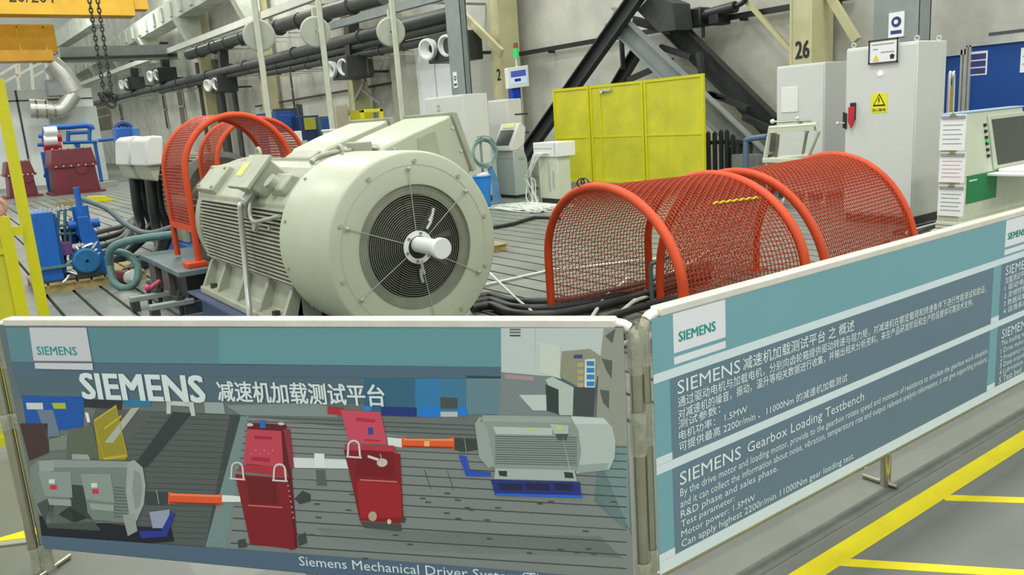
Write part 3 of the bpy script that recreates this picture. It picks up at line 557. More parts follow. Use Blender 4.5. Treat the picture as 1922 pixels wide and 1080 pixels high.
# framed notice hanging over the top edge of the cabinet
p, q = at(1632, 78, 'x', X-.03), at(1684, 115, 'x', X-.03)
t = thing('framed_notice', 'white framed notice with a small yellow triangle on the tall cabinet top', 'notice', (X-.03, (p.y+q.y)/2, q.z))
y0_, y1_, zz0, zz1 = q.y, p.y, q.z, p.z
obj('sheet', MB().box(X-.03, X-.002, y0_, y1_, zz0, zz1), m_paper, t, smooth=False)
W_, H_ = y1_-y0_, zz1-zz0; fb = MB(); k = .009
for u0, u1, v0, v1 in ((0, 1, 0, 0), (0, 1, 1, 1), (0, 0, 0, 1), (1, 1, 0, 1)): fb.box(X-.036, X-.028, y0_+u0*W_-k, y0_+u1*W_+k, zz0+v0*H_-k, zz0+v1*H_+k)
obj('frame', fb, m_dark, t, smooth=False)
nb = MB()
for u0, u1, v in ((.12, .9, .82), (.12, .58, .46), (.7, .86, .62)): nb.box(X-.033, X-.03, y0_+u0*W_, y0_+u1*W_, zz0+v*H_-.006, zz0+v*H_+.006)
obj('notice_line', nb, m_greyink, t, smooth=False)
f2 = lambda u, v: (X-.034, y1_-u*W_, zz0+v*H_)
obj('yellow_triangle', MB().prism([f2(.14, .1), f2(.36, .1), f2(.25, .4)], (0, 0, 0), (.003, 0, 0)), mat('label_yellow3', (216, 206, 60), .6, 0, 0), t, smooth=False)
obj('notice_logo', MB().prism([f2(.76, .14), f2(.88, .14), f2(.9, .3), f2(.82, .36), f2(.74, .3)], (0, 0, 0), (.003, 0, 0)), m_ink, t, smooth=False)
# blue board with frame on the wall side
Xb = 12.2
A, B, Cc, D = at(1700, 118, 'x', Xb), at(1990, 80, 'x', Xb), None, None
zt = at(1850, 96, 'x', Xb).z; yl, yr = A.y, B.y; ym = at(1812, 150, 'x', Xb).y
t = thing('display_board', 'large blue display board in a pale metal frame at the right', 'board', (Xb, (yl+yr)/2, 0))
obj('panel', MB().box(Xb, Xb+.03, ym+.06, yl, .5, zt-.02), m_board, t, smooth=False); obj('panel', MB().box(Xb, Xb+.03, yr, ym-.06, .5, zt+.08), m_board, t, smooth=False)
b = MB().box(Xb-.03, Xb+.06, ym-.02, ym+.02, 0, zt+.1).box(Xb-.03, Xb+.06, ym-.07, ym-.045, 0, zt+.1).box(Xb-.03, Xb+.06, ym+.045, ym+.07, 0, zt+.05)
b.box(Xb-.03, Xb+.06, ym, yl, zt-.02, zt+.06).box(Xb-.03, Xb+.06, yr, ym, zt+.08, zt+.2).box(Xb-.03, Xb+.06, yr, yl, .44, .5)
for yy in (yl-.05, yr): b.box(Xb-.03, Xb+.06, yy, yy+.05, 0, zt+.08)
obj('frame', b, m_alu, t, smooth=False); obj('top_dark_rail', MB().box(Xb-.04, Xb+.08, yr, ym-.3, zt+.2, zt+.24), m_pipe, t, smooth=False)  # pale frame, with a dark grey rail along part of its top
def sheet(name, lab, cat, X, p, q, M=m_paper):
    a, c = at(*p, 'x', X), at(*q, 'x', X); s_ = thing(name, lab, cat, (X, (a.y+c.y)/2, c.z)); obj('page', MB().box(X-.004, X, c.y, a.y, c.z, a.z), M, s_, smooth=False); return s_, X, c.y, a.y, c.z, a.z
s_, X, y0, y1, z0, z1 = sheet('posted_sheet', 'small blue and white sheet pinned on the blue board', 'notice', Xb, (1820, 98), (1852, 140)); b = MB()
for v in (.06, .36, .66): b.box(X-.008, X-.004, y0+.02, y1-.02, z0+(z1-z0)*v, z0+(z1-z0)*(v+.24))
obj('photo_strip', b, m_blueink, s_, smooth=False)
s_, X, y0, y1, z0, z1 = sheet('posted_sheet', 'white sheet pinned at the right edge of the blue board', 'notice', Xb, (1917, 90), (1946, 134)); obj('text_block', MB().box(X-.006, X-.004, y0+.03, y1-.03, z0+.1, z0+.12).box(X-.006, X-.004, y0+.03, y1-.03, z0+.2, z0+.22), m_greyink, s_, smooth=False)
# gas bottle shape beside the cabinet
c = at(1784, 200, 'y', 5.3)
t = thing('cart_handle', 'chrome hoop handle with a tan strip between the tall cabinet and blue board', 'handle', (c.x, 5.3, 0)); zt = at(1784, 146, 'y', 5.3).z
obj('hoop', MB().tube(arc([(c.x-.06, 5.3, .02), (c.x-.06, 5.3, zt-.08), (c.x, 5.3, zt), (c.x+.06, 5.3, zt-.08), (c.x+.06, 5.3, .02)], 5), .018, 10), m_alu, t); obj('strip', MB().box(c.x-.045, c.x+.04, 5.29, 5.31, .05, zt-.09), mat('tan_strip', (170, 148, 84), .6, 0, .15, 6), t, smooth=False)
# operator desk console
Yc = 3.95; X0 = at(1808, 215, 'y', Yc).x; X1 = X0+1.55; zt = at(1812, 214, 'y', Yc).z; YB = at(1763, 300, 'x', X0).y
t = thing('control_desk', 'pale green control desk with a dark screen at the right edge', 'control desk', ((X0+X1)/2, (Yc+YB)/2, 0))
zd = at(1862, 320, 'y', Yc).z-.02
obj('body', MB().prism([(X0, Yc, zd), (X0, YB, zd), (X0, YB, zt), (X0, Yc+.10, zt)], (0, 0, 0), (X1-X0, 0, 0)), m_green, t, bevel=.012)
obj('lower_cabinet', MB().box(X0, X1, Yc, YB, .30, zd), m_green, t, bevel=.006)
obj('base', MB().box(X0-.01, X1-.02, Yc-.02, YB, .0, .30), m_green, t, smooth=False)
obj('desk_top', MB().box(at(1852, 315, 'y', Yc).x, X1+.1, Yc-.38, Yc-.002, zd-.03, zd), m_white, t, bevel=.008)
obj('top_trim', MB().box(X0-.01, X1, Yc+.09, YB+.01, zt, zt+.015), mat('pale_blue_trim', (170, 200, 224), .4, 0, 0), t, smooth=False)
n = V((0, -(zt-zd), .10)).normalized(); A = V((X0, Yc+.1, zt)); D = V((X0, Yc, zd)); fx = lambda x, v: V((x, A.y+(D.y-A.y)*v, A.z+(D.z-A.z)*v))
xs0, xs1 = at(1860, 260, 'y', Yc+.06).x, at(1924, 260, 'y', Yc+.06).x+.06
bz = obj('screen_bezel', MB().prism([fx(xs0-.05, .08), fx(xs1+.05, .08), fx(xs1+.05, .96), fx(xs0-.05, .96)], (0, 0, 0), n*.02), mat('bezel_grey', (186, 192, 174), .5, 0, 0), t, bevel=.006)
obj('screen', MB().prism([fx(xs0, .15)+n*.021, fx(xs1, .15)+n*.021, fx(xs1+.03, .9)+n*.021, fx(xs0+.03, .9)+n*.021], (0, 0, 0), n*.003), m_screen, bz, smooth=False)
xk = at(1850, 250, 'y', Yc+.06).x; b = MB()
for k in range(6): b.prism([fx(xk-.02, .2+.1*k), fx(xk+.015, .2+.1*k), fx(xk+.015, .25+.1*k), fx(xk-.02, .25+.1*k)], (0, 0, 0), n*.02)
obj('key_switch', b, m_ink, t, smooth=False); obj('green_lamp', MB().prism([fx(xk-.015, .46), fx(xk+.01, .46), fx(xk+.01, .52), fx(xk-.015, .52)], (0, 0, 0), n*.024), m_lg, t, smooth=False)
p, q = at(1815, 331, 'y', Yc), at(1868, 370, 'y', Yc)
gl = obj('green_label', MB().box(p.x, q.x, Yc-.008, Yc-.001, q.z, p.z), mat('label_green', (20, 130, 74), .5, 0, .05, 5), t, smooth=False, label='green label plate'); obj('label_line', MB().box(p.x+.03, p.x+.2, Yc-.010, Yc-.008, p.z-.06, p.z-.045), m_let, gl, smooth=False)
g = MB()
for k in range(7): g.box(X0-.02, X0+.42, Yc-.035, Yc-.02, .06+.034*k, .082+.034*k)
for k in range(7): g.box(X0-.025, X0-.01, Yc-.02, YB, .06+.034*k, .082+.034*k)
obj('louvre', g, m_cab, t, smooth=False)
tag(obj('keyboard_sheet', MB().box(xs0+.02, xs1, Yc-.3, Yc-.02, zd, zd+.03), m_paper, bevel=.008), 'white keypad lying on the control desk shelf under the screen', 'keypad')
# sheets clipped to the left end face of the desk
for k, (p, q) in enumerate((((1766, 216), (1811, 282)), ((1764, 286), (1810, 343)), ((1762, 347), (1808, 407)))):
    a, c = at(*p, 'x', X0-.012), at(*q, 'x', X0-.012); y0, y1, z0, z1 = c.y, a.y, c.z, a.z
    s_ = thing('clipped_sheet', ('white sheet clipped at the top beside the control desk', 'white sheet with pink marks clipped in the middle beside the control desk', 'lowest white sheet clipped beside the control desk')[k], 'paper', (X0-.012, (y0+y1)/2, z0), 'sheets clipped beside the desk')
    obj('page', MB().prism([(X0-.008, y0, z1), (X0-.008, y1, z1), (X0-.022, y1, z0), (X0-.022, y0, z0)], (0, 0, 0), (.004, 0, 0)), m_paper, s_, smooth=False)
    obj('clip_bar', MB().box(X0-.022, X0-.010, y0+.01, y1-.01, z1-.04, z1-.012), m_greyink, s_, smooth=False); ym_ = (y0+y1)/2; obj('clip', MB().prism([(X0-.026, ym_-.04, z1-.02), (X0-.026, ym_+.04, z1-.02), (X0-.026, ym_, z1+.02)], (0, 0, 0), (.02, 0, 0)), m_gold, s_, smooth=False)
    b = MB()
    for j in range(5): v = z1+(z0-z1)*(.3+.13*j); xq = X0-.0085-.014*(.3+.13*j); b.box(xq-.003, xq-.001, y0+.03+.02*(j % 2), y1-.03, v, v+.006)
    obj('text_line', b, m_greyink if k != 1 else mat('pink_ink', (216, 170, 176), .8, 0, 0), s_, smooth=False)
# trolley
XT = 10.3
t = thing('push_trolley', 'pale green tubular push trolley with chrome stays behind the orange tunnel guards', 'trolley', (XT+.2, 7.0, 0))
P = lambda x, y, X=XT: at(x, y, 'x', X)
obj('frame', MB().tube([P(1436, 300), P(1446, 240), P(1533, 234), P(1536, 246), P(1518, 292), P(1436, 302)], .035, 10), m_green, t)
obj('top_bar', MB().bar(P(1446, 245), P(1530, 240), .06, .08), m_green, t, smooth=False)
hb = MB().tube(arc([P(1452, 228), P(1470, 229), P(1500, 227), P(1522, 228), P(1524, 236)], 4), .016, 8); ha = obj('handle', hb, m_chrome, t); obj('knob', MB().sphere(P(1450, 228), .035).sphere(P(1497, 222), .025), m_white, ha)
for a_, c_ in (((1457, 300), (1461, 252)), ((1507, 290), (1514, 250))): obj('stay', MB().cyl(P(*a_), P(*c_), .022, 10), m_chrome, t)
obj('cross_brace', MB().bar(P(1500, 228), P(1516, 250), .04), m_steel, t, smooth=False)
q0, q1 = P(1434, 303), P(1520, 293)
obj('platform', MB().box(XT-.05, XT+.55, q1.y, q0.y, q1.z-.1, q1.z-.03), m_green, t, bevel=.01)
for yy in (q1.y+.05, q0.y-.05):
    for xx in (XT, XT+.45): obj('leg', MB().cyl((xx, yy, .1), (xx, yy, q1.z-.1), .025, 10).cyl((xx, yy-.02, .06), (xx, yy+.02, .06), .06, 14), m_green, t)
t = thing('hose_hanger', 'blue grey pipe bend at the foot of the bracing beside the trolley', 'pipe', at(1400, 262, 'x', 11.6)); obj('pipe', MB().tube(arc([V((11.6, at(1400, 275, 'x', 11.6).y, .0)), at(1400, 275, 'x', 11.6), at(1404, 262, 'x', 11.6), at(1440, 256, 'x', 11.6)]), .05, 10), mat('slate_pipe', (92, 112, 140), .45, 0, .1, 3), t)
# ------------------------------------------------------------------ big electric motor
MX, MZ = 2.42, .88
t = thing('electric_motor', 'large grey finned electric motor with a round fan cover facing the barrier', 'motor', (MX, 6.2, .27))
O = lambda y: (MX, y, MZ); AY = (0, 1, 0)
def rad(a, r, y): return V((MX+r*math.cos(a), y, MZ+r*math.sin(a)))
obj('stator_frame', MB().lathe([(0, .05), (0, .47), (2.2, .47), (2.2, .05)], O(5.25), AY, 64), mat('frame_shade_grey', (104, 104, 92), .6, 0, .1, 5), t)  # frame colour darkened to deepen the shade between the fins
fb = MB()
for sd in (-1, 1):                                # flat fins along both flanks, stacked one above the other
    for k in range(22):
        z = .50+.0298*k; h = z-MZ; xi = math.sqrt(max(.0, .44**2-h*h)) if abs(h) < .44 else .1; xo = math.sqrt(.565**2-h*h) if abs(h) > .28 else .555-.06*abs(h)
        fb.box(*sorted((MX+sd*xi, MX+sd*xo)), 5.28, 7.46, z-.006, z+.006)
for k in range(13):                               # radial fins over the crown
    a = math.radians(50+k*5.2); p = [rad(a, .455, 5.28), rad(a, .565, 5.28), rad(a, .565, 7.46), rad(a, .455, 7.46)]; s_ = V((-math.sin(a), 0, math.cos(a)))*.006
    fb.prism([q-s_ for q in p], (0, 0, 0), s_*2)
obj('cooling_fins', fb, m_fin, t, smooth=False)
obj('end_shield', MB().lathe([(0, .40), (0, .565), (.10, .575), (.16, .54), (.22, .40), (.26, .18), (.26, .05)], O(7.45), AY, 64), m_motor, t)
b = MB()
for k in range(24): p = rad(2*pi*k/24, .545, 7.40); b.cyl(p, p+V((0, .06, 0)), .016, 8)
obj('flange_bolt', b, m_motor, t)
fc = obj('fan_cover', MB().lathe([(0, .400), (0, .592), (.006, .603), (.02, .61), (.80, .61), (.80, .585), (.06, .585), (.03, .40)], O(4.48), AY, 96), m_drum, t)
obj('cover_ring', MB().lathe([(.0, .520), (-.003, .520), (-.003, .523), (0, .523)], O(4.48), AY, 64), m_drum, fc)
b = MB()
for k in range(10): p = rad(2*pi*k/10+.25, .545, 4.48); b.cyl(p+V((0, -.012, 0)), p, .014, 10)
obj('cover_bolt', b, m_motor, fc)
b = MB()
for k in range(12): p = rad(2*pi*k/12+.2, .612, 5.2); b.cyl(p, rad(2*pi*k/12+.2, .622, 5.2), .012, 8)
obj('cover_screw', b, m_motor, fc)
gr = MB()
for k in range(21): gr.torus(O(4.475), AY, .115+.0142*k, .0023, 64, 5)
go = obj('fan_grille', gr, mat('grille_wire', (132, 132, 116), .45, .2, .05, 5), t)
for k in range(6):
    st = MB()
    a = math.radians(92)+k*pi/3*1.0+(.12 if k % 2 else 0); st.cyl(rad(a, .10, 4.468), rad(a, .50, 4.468), .003, 6); p = rad(a, .50, 4.46); st.sphere(p, .014, 10); obj('grille_stay', st, m_motor, go)
obj('grille_annulus', MB().lathe([(.02, .335), (.02, .41), (.03, .41), (.03, .335)], O(4.48), AY, 64), m_motor, t)
obj('fan_chamber', MB().lathe([(.10, .02), (.10, .58), (.12, .58), (.12, .02)], O(4.48), AY, 48), m_in, t)
b = MB()
for k in range(9):
    a = 2*pi*k/9; b.prism([rad(a, .10, 4.56), rad(a+.1, .30, 4.545), rad(a+.22, .30, 4.565), rad(a+.14, .10, 4.575)], (0, 0, 0), (0, .004, 0))
obj('fan_blade', b, mat('fan_dark', (60, 60, 52), .5, 0, .1, 4), t)
b = MB()
for a, r in ((1.05, .27), (1.0, .22), (4.85, .18), (4.75, .23)): b.tube([rad(a, r, 4.462), rad(a-.04, r-.04, 4.46), rad(a-.02, r-.09, 4.462)], .011, 8)
obj('grille_clip', b, m_alu, go)
TO = (MX, 4.46, MZ+.018)
sh = obj('shaft_guard_tube', MB().lathe([(-.27, .0), (-.27, .051), (.02, .051), (.02, .0)], TO, AY, 40, False), m_white, t, label='white tube with a capped end')
obj('tube_cap', MB().lathe([(-.30, .0), (-.30, .062), (-.296, .065), (-.26, .065), (-.26, .0)], TO, AY, 40, False), m_white, sh)
obj('tube_flange', MB().lathe([(0, .074), (-.012, .074), (-.012, .106), (0, .106)], O(4.468), AY, 40), m_white, sh)
obj('flange_bore', MB().lathe([(0.0, .0), (0.0, .074), (.004, .074), (.004, .0)], O(4.464), AY, 40), m_in, sh)
b = MB()
for k in range(6): p = rad(k*pi/3+.3, .090, 4.455); b.cyl(p+V((0, -.01, 0)), p, .009, 8)
obj('flange_screw', b, m_gold, sh)
# ledge with cover plates on the near shoulder
pl = lambda pts, y0, y1: MB().prism([(x, y0, z) for x, z in pts], (0, 0, 0), (0, y1-y0, 0))
obj('shoulder_ledge', pl([(1.91, 1.12), (1.91, 1.17), (2.12, 1.40), (2.30, 1.43), (2.30, 1.25), (2.05, 1.10)], 5.34, 7.58), m_motor, t, bevel=.012)
def slope(u, h): d = V((.21, 0, .23)).normalized(); n_ = V((-d.z, 0, d.x)); p = V((1.91, 0, 1.17))+d*u+n_*h; return (p.x, p.z)
obj('inspection_cover', pl([slope(.01, -.01), slope(.29, -.01), slope(.28, .05), slope(.02, .05)], 7.02, 7.52), m_motor, t, bevel=.01)
b = MB()
for y in (7.08, 7.46):
    for u in (.05, .25): p, q = slope(u, .05), slope(u, .065); b.cyl((p[0], y, p[1]), (q[0], y, q[1]), .014, 8)
obj('cover_bolt', b, m_motor, t)
bx = obj('auxiliary_terminal_box', pl([slope(.04, -.01), slope(.27, -.01), slope(.28, .14), slope(.02, .14)], 5.78, 6.18), m_motor, t, bevel=.012)
obj('box_lid', pl([slope(.0, .14), slope(.30, .14), slope(.30, .17), slope(.0, .17)], 5.75, 6.21), m_motor, bx, bevel=.006)
obj('yellow_sticker', pl([slope(.10, .171), slope(.22, .171), slope(.22, .174), slope(.10, .174)], 6.04, 6.17), mat('sticker_yellow', (226, 222, 110), .6, 0, 0), bx, smooth=False)
bx2 = obj('auxiliary_terminal_box', pl([slope(.06, -.01), slope(.24, -.01), slope(.22, .06), slope(.08, .06)], 5.44, 5.72), m_motor, t, bevel=.015); p, q = slope(.12, .06), slope(.12, .11); obj('round_plug', MB().cyl((p[0], 5.62, p[1]), (q[0], 5.62, q[1]), .055, 14), m_motor, bx2)
p = slope(.02, .06); gx = MB().cyl((p[0]+.03, 6.02, p[1]), (p[0]-.03, 6.03, p[1]-.06), .042, 10).cyl((p[0]-.03, 6.03, p[1]-.06), (p[0]-.05, 6.035, p[1]-.11), .03, 10).cyl((p[0]-.045, 6.035, p[1]-.10), (p[0]-.06, 6.04, p[1]-.17), .04, 10)
obj('cable_gland', gx, m_alu, bx)
pp = [(p[0]-.055, 6.04, p[1]-.15), at(451, 385, 'x', 1.80), at(454, 430, 'x', 1.80), at(459, 480, 'x', 1.795), at(464, 540, 'x', 1.77), at(468, 585, 'x', 1.74)]; pp.append(V((1.70, pp[-1].y, .03)))
co_ = MB().tube(arc(pp, 10), .022, 10)
tag(obj('steel_conduit', co_, m_alu), 'shiny flexible steel conduit running down the motor side over the fins', 'conduit')
tag(obj('sensor_lead', MB().tube(arc([(1.93, 5.98, 1.22), (1.84, 5.9, 1.14), (1.82, 5.82, 1.04), (1.84, 5.6, 1.06), (1.86, 5.35, 1.10)], 6), .014, 8), m_motor), 'grey lead looping from the small terminal box to the fan cover', 'cable')
b = MB(); b.cyl(rad(math.radians(168), .52, 5.9), rad(math.radians(168), .585, 5.9), .045, 16).cyl(rad(math.radians(168), .52, 5.62), rad(math.radians(168), .57, 5.62), .02, 10)
obj('drain_plug', b, m_motor, t)
# large terminal boxes on the far shoulder
def tbox(y0, y1):
    sec = [(2.66, 1.44), (2.70, 1.50), (2.93, 1.585), (3.30, 1.70), (3.44, 1.28), (3.34, .95), (2.80, 1.18)]
    o = obj('terminal_box', pl(sec, y0, y1), m_drum, t, bevel=.02)
    obj('cover_plate', pl([(3.29, 1.72), (3.335, 1.715), (3.475, 1.27), (3.44, 1.25)], y0-.03, y1+.03), m_motor, o, bevel=.006)
    obj('neck', pl([(2.52, 1.40), (2.68, 1.49), (2.80, 1.36), (2.74, 1.12), (2.55, 1.2)], y0+.08, y1-.08), m_motor, o, bevel=.01)
    obj('side_panel', pl([(2.98, 1.54), (3.14, 1.59), (3.2, 1.15), (2.99, 1.18)], y0-.006, y0), m_motor, o, smooth=False)
    b = MB()
    for q in ((3.3, 1.60), (3.36, 1.42), (2.78, 1.48)): b.cyl((q[0], y0-.01, q[1]), (q[0], y0, q[1]), .014, 8)
    obj('box_bolt', b, m_alu, o)
tbox(5.36, 6.10); tbox(6.42, 7.18)
sb = obj('side_box', MB().box(2.50, 2.63, 5.40, 5.58, 1.46, 1.55), m_motor, t, bevel=.01); obj('box_gland', MB().cyl((2.63, 5.45, 1.50), (2.70, 5.45, 1.49), .025, 10), m_chrome, sb)
tag(obj('sensor_lead', MB().tube(arc([(2.50, 5.48, 1.49), (2.36, 5.5, 1.485), (2.26, 5.55, 1.46), (2.20, 5.52, 1.43)], 6), .02, 8), m_motor), 'grey lead lying on top of the motor frame by the fan cover', 'cable')
for y in (5.5, 7.3): obj('lifting_eye', MB().torus((MX, y, 1.48), (1, 0, 0), .05, .016, 16, 8), m_motor, t)
# feet
def foot(s):
    x = lambda v: MX+s*v
    f = obj('foot', pl([(x(.62), .27), (x(.30), .27), (x(.30), .62), (x(.44), .56), (x(.50), .36), (x(.62), .33)], 5.45, 7.55), m_motor, t, bevel=.012)
    b = MB()
    for y in (5.45, 5.95, 6.5, 7.05, 7.47): b.prism([(x(.62), y, .30), (x(.44), y, .30), (x(.44), y, .58), (x(.50), y, .56)], (0, 0, 0), (0, .05, 0))
    obj('foot_rib', b, m_motor, f, bevel=.006)
    b = MB()
    for y in (5.68, 7.28): b.cyl((x(.565), y, .32), (x(.565), y, .38), .03, 6)
    obj('hold_down_bolt', b, m_dark, f)
foot(-1); foot(1)
t = thing('motor_base_frame', 'slate blue steel base frame under the large motor', 'base frame', (MX, 6.5, 0)); M_bf = mat('slate_blue', (74, 92, 128), .45, 0, .1, 3)
for s in (-1, 1):
    x = MX+s*.56; obj('side_beam', MB().box(x-.13, x+.13, 5.2, 7.75, .25, .268).box(x-.02, x+.02, 5.2, 7.75, .03, .25).box(x-.13, x+.13, 5.2, 7.75, 0, .03), M_bf, t, smooth=False)
for y in (5.25, 6.45, 7.65): obj('cross_beam', MB().box(MX-.56, MX+.56, y-.05, y+.05, .04, .22), M_bf, t, smooth=False)
# ------------------------------------------------------------------ mesh guards
def hoop_pts(c, ax, w, hl, hg, n=28, z0=0):
    d = V((-ax.y, ax.x, 0)); c = V(c); P = [c+d*-w+V((0, 0, z0))]
    P += [c+d*(w*math.cos(a))+V((0, 0, hl+(hg-hl)*math.sin(a))) for a in [pi-pi*k/n for k in range(n+1)]]
    return P+[c+d*w+V((0, 0, z0))]
def guard(name, lab, grp, o, th, L, w, hl, hg, r, pitch, z0=0, zmesh=.0, feet=True, wr=.0045, flat=False, wr2=None):
    ax = V((math.cos(th), math.sin(th), 0)); o = V((o[0], o[1], 0)); t = thing(name, lab, 'machine guard', (o+ax*L/2)+V((0, 0, z0)), grp)
    for k in (0, 1): obj('hoop', MB().tube(hoop_pts(o+ax*L*k, ax, w, hl, hg, z0=z0), r, 12), m_or, t)
    base = hoop_pts(V((0, 0, 0)), ax, w-.0, hl, hg, 60, z0); path = [base[0]]      # resample the arch evenly
    seg = [0]
    for p, q in zip(base[:-1], base[1:]): seg.append(seg[-1]+(q-p).length)
    T = seg[-1]; n = max(8, int(T/pitch)); P = []; j = 0
    for i in range(n+1):
        s_ = T*i/n
        while j < len(seg)-2 and seg[j+1] < s_: j += 1
        P.append(base[j].lerp(base[j+1], (s_-seg[j])/max(1e-6, seg[j+1]-seg[j])))
    keep = [i for i in range(n+1) if P[i].z >= zmesh]
    P = [P[i] for i in keep]; n = len(P)-1
    tg = [(P[min(i+1, n)]-P[max(i-1, 0)]).normalized() for i in range(n+1)]; nr = [a.cross(ax) for a in tg]
    m_ = max(4, int(L/pitch)); wire = MB()
    for i in range(n+1):                                          # wires along the tunnel, crimped
        wire.tube([o+P[i]+ax*(L*k/m_)+tg[i]*(pitch*.13*(1 if (k+i) % 2 else -1) if not flat else 0)+nr[i]*(.004*(-1)**(k+i)) for k in range(m_+1)], wr, 4, cap=False)
    for k in range(m_+1):                                         # wires over the arch
        wire.tube([o+P[i]+ax*(L*k/m_+pitch*.13*(1 if (k+i) % 2 else -1)*(0 if flat or k in (0, m_) else 1))+nr[i]*(.004*(-1)**(k+i+1)) for i in range(n+1)], wr2 or wr, 4, cap=False)
    obj('wire_mesh', wire, m_orm, t)
    d = V((-ax.y, ax.x, 0))
    if feet:
        for k in (0, 1):
            for s in (-1, 1):
                p = o+ax*L*k+d*w*s; obj('foot_plate', MB().box(p.x-.08, p.x+.08, p.y-.06, p.y+.06, z0, z0+.012), m_or, t, smooth=False)
    return t, o, ax, d
GG = 'orange mesh tunnel guards'
t, o, ax, d = guard('tunnel_guard', 'orange mesh tunnel guard with an open front arch beside the fan cover', GG, (3.83, 4.268), -.212, .978, .95, .488, 1.12, .034, .031, wr=.0042)
# tie of yellow tape on the first guard, wire knot at its crown
b = MB()
for k in range(7): p = o+ax*(.50+.055*k)-d*(.60)+V((0, 0, .488+.632*math.sqrt(1-.40)+.01)); b.tube([p+V((0, 0, .0)), p+ax*.03+V((0, 0, .012)), p+ax*.05], .007, 6)
obj('yellow_tie', b, m_yel, t)
p = o+d*.25+V((0, 0, 1.14)); obj('wire_knot', MB().torus(p, (1, .2, .3), .035, .006, 14, 6).torus(p+V((.0, .05, .0)), (.2, 1, .3), .03, .006, 14, 6), m_dark, t)
guard('tunnel_guard', 'orange mesh tunnel guard farther right, in front of the tall cabinet', GG, (4.991, 4.029), .129, 1.583, .75, .23, 1.12, .034, .031, wr=.0042)
t, o, ax, d = guard('coupling_guard', 'tall orange hoop guard over the coupling behind the large motor', 'orange coupling guards', (2.50, 8.16), pi/2, .84, .53, 1.32, 1.86, .03, .032, .45, .80, False, .009, True, .0035)
for s in (-1, 1): p = o+d*.53*s; obj('foot_plate', MB().box(p.x-.13, p.x+.06, 8.06, 8.26, .425, .475), m_or, t, bevel=.008)
b = MB()
for s in (-1, 1): p = o+d*.53*s; b.box(p.x-.025, p.x+.025, 8.16, 9.0, .76, .82)
obj('side_rail', b, m_or, t, smooth=False)
t, o, ax, d = guard('coupling_guard', 'smaller looking orange hoop guard seen through the tall one', 'orange coupling guards', (3.55, 10.62), pi/2, .80, .58, 1.3, 1.86, .03, .04, 0, .9, True, .008, True, .0035)
# pedestal under the tall guard
t = thing('coupling_pedestal', 'dark steel pedestal carrying the tall orange guard', 'pedestal', (2.4, 8.7, 0))
M_pt = mat('pedestal_top', (110, 128, 132), .35, .2, .15, 4)
obj('top_plate', MB().box(1.72, 3.0, 7.95, 9.75, .37, .425), M_pt, t, bevel=.006); obj('web', MB().box(1.79, 2.95, 8.0, 9.66, .12, .37), m_black, t, smooth=False)
obj('base_flange', MB().box(1.74, 3.0, 7.98, 9.7, 0, .12), mat('pedestal_base', (58, 66, 72), .5, 0, .12, 3), t, bevel=.008)
b = MB()
for y in (8.5, 9.1): b.box(1.74, 1.79, y, y+.30, .12, .37)
obj('gusset', b, mat('pedestal_brown', (92, 80, 78), .5, 0, .1, 3), t, smooth=False)
t = thing('coupling_housing', 'dark red brown bearing housing inside the tall orange guard', 'bearing housing', (2.45, 8.5, .425))
obj('housing', MB().box(2.12, 2.8, 8.3, 8.7, .425, 1.05).cyl((2.46, 8.2, .95), (2.46, 8.8, .95), .34, 28), mat('housing_brown', (92, 58, 52), .5, 0, .15, 4), t, bevel=.01)
obj('shaft', MB().cyl((2.46, 7.72, .88), (2.46, 10.9, .88), .09, 20), m_steel, t); b = MB()
for z, r in ((.92, .05), (.70, .035)): b.cyl((2.08, 8.35, z), (2.13, 8.36, z), r, 12)
obj('gauge', b, m_alu, t)
obj('hydraulic_block', MB().box(2.0, 2.12, 8.34, 8.5, .62, 1.0), m_dark, t, bevel=.01)
# clamps on the bed
for i, (px, py, lab) in enumerate(((262, 574, 'steel clamping bar with a pink handle on the bed beside the dark pedestal'), (300, 590, 'steel clamping bar nearer the barrier in front of the dark pedestal'))):
    c = at(px, py, 'z', .05); t = thing('clamp_bar', lab, 'clamp', (c.x, c.y, 0), 'bed clamps')
    obj('bar', MB().box(c.x-.08, c.x+.32, c.y-.05, c.y+.05, .10, .15), m_steel, t, bevel=.006); obj('stud', MB().cyl((c.x+.2, c.y, 0), (c.x+.2, c.y, .24), .022, 10).cyl((c.x+.2, c.y, .15), (c.x+.2, c.y, .19), .045, 6), m_dark, t)
    obj('support_block', MB().box(c.x-.08, c.x, c.y-.05, c.y+.05, 0, .10), m_dark, t, smooth=False)
    if i == 0: obj('pink_handle', MB().cyl((c.x+.12, c.y+.1, .18), (c.x+.24, c.y+.04, .26), .022, 10).sphere((c.x+.12, c.y+.1, .2), .035), mat('pink_plastic', (200, 66, 100), .4, 0, 0), t); obj('pink_post', MB().cyl((c.x+.12, c.y+.1, 0), (c.x+.12, c.y+.1, .18), .02, 8), m_dark, t)
